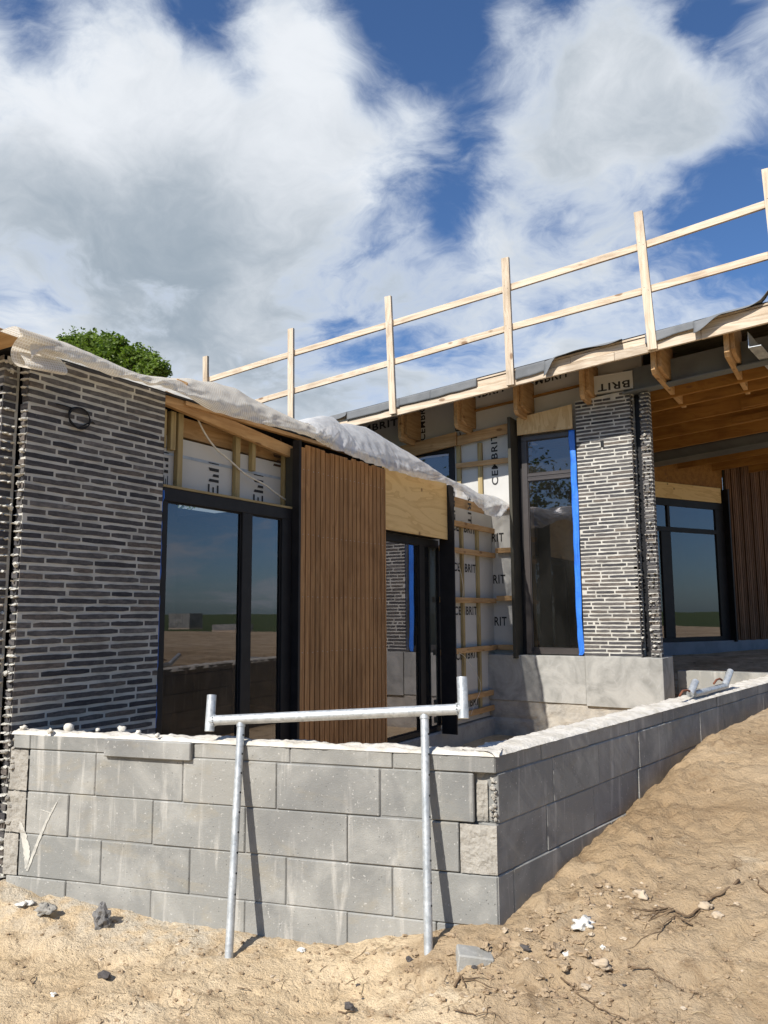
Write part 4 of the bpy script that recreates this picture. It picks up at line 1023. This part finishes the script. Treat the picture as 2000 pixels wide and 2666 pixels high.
sheet('plastic_sheet', [(795, 1100), (812, 1086), (845, 1080), (863, 1082), (868, 1106), (905, 1099), (950, 1107), (1000, 1138), (1050, 1168), (1098, 1200), (1130, 1232), (1160, 1242), (1210, 1262), (1250, 1284), (1285, 1288), (1312, 1303)],
      [(800, 1142), (830, 1155), (865, 1172), (900, 1190), (935, 1202), (965, 1212), (1000, 1225), (1035, 1234), (1070, 1243), (1110, 1252), (1165, 1265), (1195, 1285), (1232, 1318), (1258, 1338), (1290, 1354), (1303, 1335)],
      SHEET_B, 'crumpled translucent white bubble sheeting over the roof edge above the plywood panel', 'plastic sheet', 6.2, bulge=.06, wr=.05, N=260)

for (x, y, lab, rz) in ((472, 1000, 'small timber offcut holding down the cream tarpaulin', .5), (1137, 1236, 'small timber offcut holding down the white bubble sheeting', .2)):
    p = onX(x, y, -4.215); m = MB(); hw = .04
    a = V((.5, cos(rz), -.25)).normalized() * .085; b = V((-a.y, a.x, 0)).normalized() * .045; c = a.cross(b).normalized() * .045
    if a.cross(b).dot(c) < 0: c = -c
    m.obox(p - a / 2 - b / 2 - c / 2, a, b, c); tag(bevel(m.build('wood_offcut', [PINE_O['y']]), .003), lab, 'wood block', 'timber offcuts weighing down the sheeting')

# ---------------------------------------------------------------- blue film, cables
def film(name, pl, pts, label, seed):
    """strip along a vertical joint; pts = (xl, xr, y) pixel rows on plane Y=pl"""
    m = MB(); K = 6; N = 90
    for i in range(N + 1):
        q = i / N * (len(pts) - 1); k = min(int(q), len(pts) - 2); f = q - k
        xl_, xr_, y = (lerp(pts[k][c], pts[k + 1][c], f) for c in range(3))
        for j in range(K + 1):
            v = j / K; p = onY(lerp(xl_, xr_, v) + 1.6 * noise.noise(V((i * .13, seed, j * .05))), y, pl)
            p.y += -.012 + .016 * noise.noise(V((v * 3, i * .14, seed))) - .006 * sin(v * pi)
            m.v.append(tuple(p))
    for i in range(N):
        for j in range(K):
            a = i * (K + 1) + j; m.f.append((a, a + K + 1, a + K + 2, a + 1)); m.m.append(0)
    o = m.build(name, [MBLUE], None, smooth=True); s_ = o.modifiers.new('s', 'SOLIDIFY'); s_.thickness = .002
    return tag(o, label, 'plastic film')
film('blue_film', 10.325, [(1481, 1497, 1120), (1484, 1500, 1180), (1488, 1504, 1245), (1489, 1507, 1290), (1493, 1509, 1380), (1495, 1510, 1430), (1497, 1512, 1490), (1500, 1515, 1580), (1504, 1519, 1640), (1508, 1523, 1697), (1509, 1518, 1706)], 'long blue plastic strip beside the tall window next to the brick pier', 2)
m = MB(); N = 60
for i in range(N + 1):
    z = lerp(2.46, .75, i / N); on = 1
    for j in range(4):
        m.v.append((XB - .01 - .022 * j + .006 * noise.noise(V((i * .4, j, 0))), YB1 + .012 + .016 * noise.noise(V((i * .22, 3, j * .3))) + (.012 if i < 3 else 0), z))
for i in range(N):
    for j in range(3): a = i * 4 + j; m.f.append((a, a + 1, a + 5, a + 4)); m.m.append(0)
o = m.build('blue_film', [MBLUE], None, smooth=True); o.modifiers.new('s', 'SOLIDIFY').thickness = .003
tag(o, 'thin blue plastic strip between the left brick wall and the big window', 'plastic film')

m = MB(); xc = XB + .022
pts = [onX(x, y, XB + dx) for x, y, dx in ((147, 1051, .01), (160, 1054, .02), (176, 1058, .02), (192, 1066, .02))]
c = onX(208, 1089, xc); e1 = onX(232, 1106, xc) - c; e2 = onX(221, 1068, xc) - c
loop = []
for i in range(70):
    a = 2.5 + i / 69 * 2 * pi * 2.4; rr = 1 + .05 * sin(i * .35) + (.04 if i > 35 else 0)
    loop.append(V((xc + .006 * sin(i * .5), c.y, c.z)) + (e1 * cos(a) * 1.0 + e2 * sin(a) * .95) * rr)
loop = pts + loop + [onX(240, 1098, XB + .01), onX(246, 1103, XB + .003)]
m.tube(loop, .0042, 7)
tag(m.build('black_cable', [MRUB], None, smooth=True), 'black cable coiled in a loop against the left brick wall', 'cable')
def cable(pxs, plane, r, label):
    P = [onX(x, y, plane + dx) for x, y, dx in pxs]; out = []
    for k in range(len(P) - 1):
        p0 = P[max(0, k - 1)]; p1 = P[k]; p2 = P[k + 1]; p3 = P[min(len(P) - 1, k + 2)]
        for i in range(8):
            t = i / 8; out.append(.5 * (2 * p1 + (p2 - p0) * t + (2 * p0 - 5 * p1 + 4 * p2 - p3) * t * t + (3 * p1 - p0 - 3 * p2 + p3) * t ** 3))
    out.append(P[-1]); m = MB(); m.tube(out, r, 6); tag(m.build('white_cable', [MWHITE], None, smooth=True), label, 'cable', 'white cables hanging loose on the boards')
cable([(510, 1078, 0), (530, 1122, .01), (560, 1165, .01), (600, 1200, .01), (640, 1235, .01), (690, 1262, .01), (720, 1285, .01), (760, 1312, 0)], XS + .055, .0075, 'white cable slanting across the boards above the big left window')
cable([(1184, 1436, .03), (1194, 1465, .03), (1202, 1500, .03), (1206, 1530, .03), (1205, 1560, .03)], XS + .045, .0035, 'thin white cable on the upper boards in the inner corner')
cable([(1196, 1700, .05), (1212, 1712, .05), (1235, 1745, .05), (1250, 1775, .05), (1250, 1800, .05), (1238, 1830, .05), (1226, 1862, .05)], XS + .045, .003, 'thin white cable curving over the lowest boards in the inner corner')

# ---------------------------------------------------------------- scaffold frame leaning on the wall
B1 = onZ(595, 2508, -.119); B2 = onZ(1117, 2552, -.078)
T1 = onp(625, 1932, NF, NF.dot(P0) + .022); T2 = onp(1107, 1950, NF, NF.dot(P0) + .022)
def extend(B, T, ypx):
    best = None
    for i in range(400):
        q = B + (T - B) * (1 + i * .001); dd = q - EYE; y = 1333 - FPX * dd.dot(CU) / dd.dot(FW)
        if y <= ypx: return q
    return q
E1 = extend(B1, T1, 1873); E2 = extend(B2, T2, 1851)
SFr = empty('scaffold_frame', tuple((B1 + B2) / 2), 'galvanised tubular scaffold frame leaning against the front of the block wall', 'scaffold frame')
bd = (E2 - E1).normalized()
def hit(x, y):   # point of the bar's line nearest a pixel column
    best = None
    for i in range(-600, 2000):
        q = E1 + bd * (i * .001); dd = q - EYE; xx = 1000 + FPX * dd.dot(CR) / dd.dot(FW)
        if best is None or abs(xx - x) < best[0]: best = (abs(xx - x), q)
    return best[1]
S1 = hit(547, 0); S2 = hit(1206, 0)
upv = (E1 - B1).normalized()
def crossbar(m):
    m.tube([S1, S1.lerp(S2, .3), S1.lerp(S2, .7), S2], .0265, 20)
    for q, sg in ((S1, 1), (S2, -1)):      # weld beads
        for k in range(16):
            a_ = k / 16 * 2 * pi; sd_ = bd.cross(upv).normalized(); o_ = (upv * cos(a_) + sd_ * sin(a_)) * .0275
            m.blob(tuple(q + bd * sg * .027 + o_), (.0055, .0055, .0055), rb, 0, 1, .4)
part('crossbar', crossbar, [MGALV], SFr, smooth=True)
ls = part('sleeve', lambda m: m.tube([S1 - upv * .055, S1 + upv * .135], .0255, 20), [MGALV], SFr, smooth=True)
rs = part('sleeve', lambda m: (m.tube([S2 - upv * .045, S2 + upv * .155], .0265, 20)), [MGALV], SFr, smooth=True)
for (B, E) in ((B1, E1), (B2, E2)):
    def leg(m):
        m.tube([B, B.lerp(E, .5), E], .0205, 18, 0)
        side = (CR * .75 - FW * .5); ax = (E - B).normalized(); side = (side - ax * side.dot(ax)).normalized()
        for i in range(9):
            p = B + ax * (.30 + i * .095); m.tube([p + side * .012, p + side * .0215], .0055, 8, 1)
        m.tube([E - ax * .038, E - ax * .024], .0235, 18, 0)
    o = part('leg', leg, [MGALV, MRUB], SFr, smooth=True); 
for o in list(SFr.children):
    md = o.modifiers.new('e', 'EDGE_SPLIT'); md.split_angle = radians(50)

# short galvanised bracket with rusty hooks lying on the right leg of the wall
BR = empty('tube_bracket', tuple(onZ(1820, 1806, .84)), 'short galvanised tube bracket with rusty hooks lying on the right leg of the block wall', 'scaffold bracket')
a0 = onZ(1806, 1808, .912); a1 = onZ(1890, 1786, .912)
def on_top(x, y, h): return onZ(x, y, .83 + h)
mid = (a1 - a0)
q0 = a0 + V((0, 0, .0)); q1 = a1 + V((0, 0, .0))
part('tube', lambda m: m.tube([q0, q0.lerp(q1, .5), q1], .026, 16), [MGALV], BR, smooth=True)
tv = V((.10, .03, .13))
dt0 = onp(1812, 1776, (mid.y, -mid.x, 0), V((mid.y, -mid.x, 0)).dot(q0)) - q0
for q, (tx, ty), (bx_, by_) in ((q0, (1811, 1775), (1797, 1808)), (q1, (1902, 1748), (1888, 1785))):
    n_ = V((mid.y, -mid.x, 0)); tp = onp(tx, ty, n_, n_.dot(q)); bt = onp(bx_, by_, n_, n_.dot(q))
    part('sleeve', lambda m: m.tube([bt, tp], .028, 16), [MGALV], BR, smooth=True)
for q, pxs in ((q0, ((1797, 1800), (1790, 1797), (1778, 1799), (1770, 1812))), (q1, ((1880, 1771), (1874, 1767), (1866, 1770), (1859, 1780)))):
    n_ = V((mid.y, -mid.x, 0)); pts = [onp(x, y, n_, n_.dot(q)) for x, y in pxs]
    part('hook', lambda m: m.tube(pts, .0085, 8), [MRUST], BR, smooth=True)
for o in list(BR.children): o.modifiers.new('e', 'EDGE_SPLIT').split_angle = radians(50)

# ---------------------------------------------------------------- loose things on the ground
def on_ground(x, y):
    z = 0
    for _ in range(12):
        p = onZ(x, y, z); z = ground_z(p.x, p.y)
    return V((p.x, p.y, z))
rg = random.Random(5)
def lump(name, x, y, rad, mat, label, cat, sub=3, amp=.35, sink=.3, group=None):
    p = on_ground(x, y); m = MB(); m.blob((p.x, p.y, p.z + rad[2] * (1 - sink)), rad, rg, 0, sub, amp)
    return tag(m.build(name, [mat], None, smooth=sub > 2 and mat is not MSTONE), label, cat, group)
lump('concrete_lump', 265, 2412, (.042, .036, .058), MSTONE, 'jagged grey lump of concrete on the sand at the foot of the block wall', 'rubble', 3, .42)
lump('stone', 270, 2546, (.034, .024, .016), MDSTONE, 'flat dark stone lying on the sand left of the scaffold frame', 'stone', 2, .25)
lump('stone', 1570, 2520, (.035, .025, .018), MPALE, 'rounded pale stone on the sand below the fan of dry roots', 'stone')
lump('stone', 1668, 2325, (.03, .022, .02), MPALE, 'small rounded stone on the slope near the bundle of roots', 'stone')
lump('stone', 1838, 2366, (.028, .02, .016), MPALE, 'buff stone just under the bundle of roots', 'stone')
lump('stone', 1868, 2390, (.026, .02, .015), MPALE, 'buff stone on the slope, lowest of the two below the roots', 'stone')
lump('stone', 910, 2632, (.024, .018, .018), MDSTONE, 'little dark pebble near the bottom middle of the sand', 'stone', 2)
lump('stone', 785, 2478, (.024, .018, .01), MPLAST, 'flat white stone between the legs of the scaffold frame', 'stone')
lump('stone', 1064, 2482, (.014, .012, .012), MDSTONE, 'tiny grey pebble just left of the right frame leg', 'stone', 2)
lump('mortar_lump', 1520, 2415, (.04, .045, .024), MPLAST, 'large white lump of dried mortar at the foot of the slope', 'mortar lump', 3, .6)
lump('mortar_lump', 1478, 2465, (.018, .02, .012), MPLAST, 'small white crumb of mortar below the large lump', 'mortar lump', 3, .5)
lump('mortar_lump', 1568, 2415, (.012, .012, .009), MPLAST, 'white crumb of mortar right of the large lump', 'mortar lump', 2, .5)
lump('mortar_lump', 1560, 2515, (.012, .012, .008), MPLAST, 'white crumb beside the rounded pale stone', 'mortar lump', 2, .5)
lump('mortar_lump', 1790, 2065, (.05, .05, .012), MPLAST, 'pale mortar flake on the slope beside the block wall', 'mortar lump', 3, .6)
lump('mortar_lump', 1885, 1938, (.06, .06, .012), MPLAST, 'pale mortar flakes near the top of the sand slope', 'mortar lump', 3, .6)
lump('mortar_lump', 60, 2392, (.035, .035, .012), MPLAST, 'dried white mortar spill in the bottom left corner of the wall', 'mortar lump', 3, .6)
lump('mortar_lump', 115, 2378, (.05, .035, .024), MROUGH, 'crumbly heap of mortar against the left end of the block wall', 'mortar lump', 3, .6)
lump('mortar_lump', 140, 2592, (.014, .012, .008), MPLAST, 'white crumb alone on the sand at the lower left', 'mortar lump', 2, .5)
# broken block half buried at the corner
p = on_ground(1235, 2478); m = MB(); a = (CR * .155).copy(); a.z = -.02; b = _fh * .12; m.obox(p - a * .5 + V((0, 0, -.045)), a, b, V((.012, 0, .078)))
tag(bevel(m.build('block_fragment', [MBL]), .006), 'broken piece of grey block half buried in sand by the wall corner', 'block piece')
# dry roots
def root(pxs, r, label, br=0, grp='dry roots scattered on the sand'):
    P = [on_ground(x, y) + V((0, 0, .008)) for x, y in pxs]; m = MB(); pts = []
    for k in range(len(P) - 1):
        for i in range(5): q = P[k].lerp(P[k + 1], i / 5); pts.append(q + V((rg.uniform(-.004, .004), rg.uniform(-.004, .004), rg.uniform(0, .008))))
    pts.append(P[-1]); m.tube(pts, r, 6, r2=r * .4)
    for i in range(br):
        q = pts[rg.randint(len(pts) // 3, len(pts) - 2)]; d_ = (P[-1] - P[0]).normalized(); e = V((rg.uniform(-1, 1), rg.uniform(-1, 1), 0)) * .5 + d_
        t_ = [q + e * .04 * k + V((rg.uniform(-.008, .008), rg.uniform(-.008, .008), rg.uniform(0, .006))) for k in range(5)]
        t_ = [V((v.x, v.y, ground_z(v.x, v.y) + .006)) for v in t_]; m.tube(t_, r * .45, 5, r2=r * .15)
    tag(m.build('dry_root', [MTWIG], None, smooth=True), label, 'root', grp)
root([(1925, 2285), (1880, 2310), (1840, 2335), (1790, 2355), (1740, 2355), (1700, 2362)], .007, 'fan-shaped bundle of dry roots on the slope', 9)
root([(1800, 2368), (1760, 2390), (1730, 2415), (1710, 2440)], .004, 'thin curved root below the fan-shaped bundle', 2)
root([(2000, 2120), (1970, 2140), (1942, 2156)], .006, 'stout root sticking in from the right of the slope', 1)
root([(1460, 2520), (1478, 2560), (1510, 2600), (1560, 2625), (1630, 2637)], .004, 'long fine root curling along the bottom of the slope', 3)
root([(1640, 2480), (1700, 2510), (1720, 2520)], .004, 'straight dry twig right of the white mortar', 1)
root([(1955, 1930), (1965, 1955), (1975, 1950)], .005, 'small forked root high on the slope', 2)
root([(1185, 2575), (1200, 2565), (1212, 2560)], .006, 'dark forked twig right of the frame leg', 2)
root([(80, 2560), (100, 2535)], .003, 'short thin twig at the lower left', 0)
root([(620, 2578), (655, 2578)], .003, 'dark twig lying level between the frame legs', 0)
root([(880, 2650), (925, 2640)], .004, 'pale stick at the bottom middle edge', 0)
root([(1180, 2640), (1240, 2650), (1290, 2652)], .003, 'thin root at the bottom right of the frame leg', 1)
# crumbs and clods nobody could count
m = MB()
for i in range(4600):
    x = rg.uniform(-20, 2060); y = rg.uniform(2290, 2700) if rg.random() < .62 else rg.uniform(1800, 2660)
    if y < 2460 and x < 1290: 
        if y < 2360 + (x / 1290) * 90: continue
    if y < 2440 and x >= 1290 and y < 1800 + (2000 - x) * .93: continue
    try: p = on_ground(x, y)
    except Exception: continue
    s = (p - P0).dot(UF); f = (p - P0).dot(NF); r = (p - P0).dot(NR); t = (p - P0).dot(DR)
    if f < .01 and r < .01: continue
    if p.y > 9.5 or p.y < .5: continue
    cl_ = noise.noise(V((p.x * 1.6, p.y * 1.6, 0))); near = math.exp(-((r - .2) / .35) ** 2) if t > -.3 else 0
    near += math.exp(-(((s) / .6) ** 2 + ((f - .2) / .3) ** 2))
    if rg.random() > .25 + .5 * max(cl_, 0) + .8 * near: continue
    q = rg.choice([.002, .0025, .003, .004, .0055]) * (1 + 1.5 * near * rg.random() ** 2) * (1 + .12 * (p - EYE).length)
    mi = rg.choices([0, 1, 2], [.90, .09, .01])[0]
    m.blob((p.x, p.y, p.z + q * .3), (q * rg.uniform(.8, 1.6), q * rg.uniform(.8, 1.4), q * rg.uniform(.4, .8)), rg, mi, 1 if q < .008 else 2, .45)
struct(m.build('gravel', [MCLOD, MPALE, MDSTONE]), 'stuff')

m = MB()
for i in range(620):
    x = rg.uniform(0, 2030); y = rg.uniform(1900, 2660)
    if y < 2440 + 0 * x and x < 1300: continue
    if x >= 1290 and y < 1830 + (2000 - x) * .90: continue
    p = on_ground(x, y)
    if (p - P0).dot(NF) < .03 and (p - P0).dot(NR) < .05: continue
    if noise.noise(V((p.x * 2.2, p.y * 2.2, 8))) < -.05 and rg.random() < .7: continue
    a = rg.uniform(0, 2 * pi); L_ = rg.uniform(.015, .09); pts = []
    for k in range(5):
        a += rg.uniform(-.5, .5); p = p + V((cos(a), sin(a), 0)) * L_ / 4; pts.append(V((p.x, p.y, ground_z(p.x, p.y) + .002 + rg.uniform(0, .004))))
    m.tube(pts, rg.uniform(.0006, .0016), 4, rg.choice([0, 0, 1]))
struct(m.build('root_litter', [MTWIG, m_plain('straw', (.42, .32, .19), None, 20, .9)]), 'stuff')

# ---------------------------------------------------------------- trees
def tree(loc, h, cr, nl, ls, leaf, label, group=None, seed=1, tr=.2, clusters=None):
    rn = random.Random(seed); e = empty('tree', loc, label, 'tree', group); L = V(loc); m = MB()
    top = L + V((0, 0, h * .8)); m.tube([L, L + V((.1, .05, h * .35)), top], tr, 9, r2=tr * .3)
    cl_ = []
    for i in range(26):
        a = rn.uniform(0, 2 * pi); z = rn.uniform(.35, .97); rad = cr * rn.uniform(.25, 1) * (sin(pi * min(1, (z - .25) / .8)) ** .6)
        c = L + V((cos(a) * rad, sin(a) * rad, h * z)); cl_.append((c, cr * rn.uniform(.2, .36)))
        q = L + V((0, 0, h * rn.uniform(.3, .75))); m.tube([q, q.lerp(c, .5) + V((0, 0, .2)), c], tr * .3, 5, r2=tr * .08)
    if clusters:
        for c, r in clusters: q = L + V((0, 0, h * .6)); m.tube([q, q.lerp(c, .5) + V((0, 0, .3)), c], tr * .25, 5, r2=tr * .06)
        low = [(c + V((rn.uniform(-.5, .5), rn.uniform(-.5, .5), -k)), r * 1.3) for c, r in clusters for k in (1.2, 2.1, 3.1)]
        cl_ = [(c, r) for c, r in cl_ if c.z < h * .62] + low + list(clusters) * 2
    m.build('trunk', [MBARK], e, smooth=True)
    m = MB()
    for i in range(nl):
        c, r = rn.choice(cl_); v = V((rn.gauss(0, 1), rn.gauss(0, 1), rn.gauss(0, .8))).normalized() * r * (rn.random() ** .55)
        v *= max(.3, 1.0 + 1.3 * noise.noise(v.normalized() * 2.6 + c * 5))
        p = c + v; s = ls * rn.uniform(.6, 1.3)
        a = V((rn.uniform(-1, 1), rn.uniform(-1, 1), rn.uniform(-.6, .6))).normalized(); b = a.cross(V((rn.uniform(-1, 1), rn.uniform(-1, 1), rn.uniform(-1, 1)))).normalized()
        m.add([p - a * s, p - b * s * .55, p + a * s, p + b * s * .55], [(0, 1, 2, 3)])
    m.build('crown', [leaf], e)
    return e
CL = [(onY(x, y, 16.0 + dy), r) for x, y, r, dy in ((178, 897, .28, 0), (205, 892, .36, .4), (235, 896, .38, -.3), (262, 893, .36, .3), (290, 905, .36, 0), (225, 925, .5, .5), (270, 930, .5, -.4), (312, 895, .22, 0), (318, 925, .42, .2), (345, 930, .36, 0),
      (372, 928, .30, .3), (392, 942, .30, 0), (408, 956, .26, -.2), (425, 968, .20, 0), (350, 955, .5, .3), (300, 960, .6, 0), (380, 975, .4, 0), (190, 930, .5, 0), (165, 890, .14, 0), (240, 878, .14, 0), (286, 882, .14, .2), (160, 910, .3, .3))]
tree((-19.2, 16, -.2), 9.6, 2.6, 62000, .06, LEAF, 'green leafy tree showing above the left roof edge', None, 4, .2, CL)
tg_ = 'trees standing behind the photographer'
rt_ = random.Random(42)
for i, (x, y, h, c) in enumerate(((-19, -26, 12, 4.8), (-13, -29, 10.5, 4.2), (-25, -22, 10, 4), (-7, -31, 9, 4), (9, -32, 9, 4), (14, -27, 12.5, 5), (21, -22, 13, 5), (27, -14, 10, 4.5), (31, -6, 8, 3.8), (-31, -15, 9, 4))):
    tree((x, y, -.3), h, c, 6500, .16, LEAF2, 'olive green tree reflected in the windows, one of the row behind the photographer', tg_, 60 + i, .25)
# stacked blocks on pallets, seen only as reflections in the big window
for i, (x, y, n) in enumerate(((15.5, 27.0, 1), (22.5, 31.0, 3))):
    pl = empty('block_pallet', (x, y, .72), ('low' if i == 0 else 'tall') + ' stack of grey blocks on a pallet, mirrored in the big left window', 'block stack')
    m = MB(); m.box(x - .6, x + .9, y - .5, y + .5, .72, .84); m.build('pallet', [PINE_L['x']], pl)
    m = MB()
    for k in range(n):
        for a in range(3):
            for b in range(5): m.box(x - .6 + a * .5, x - .11 + a * .5, y - .5 + b * .2, y - .31 + b * .2, .845 + k * .25, 1.09 + k * .25)
    m.build('blocks', [MBL], pl)['kind'] = 'stuff'
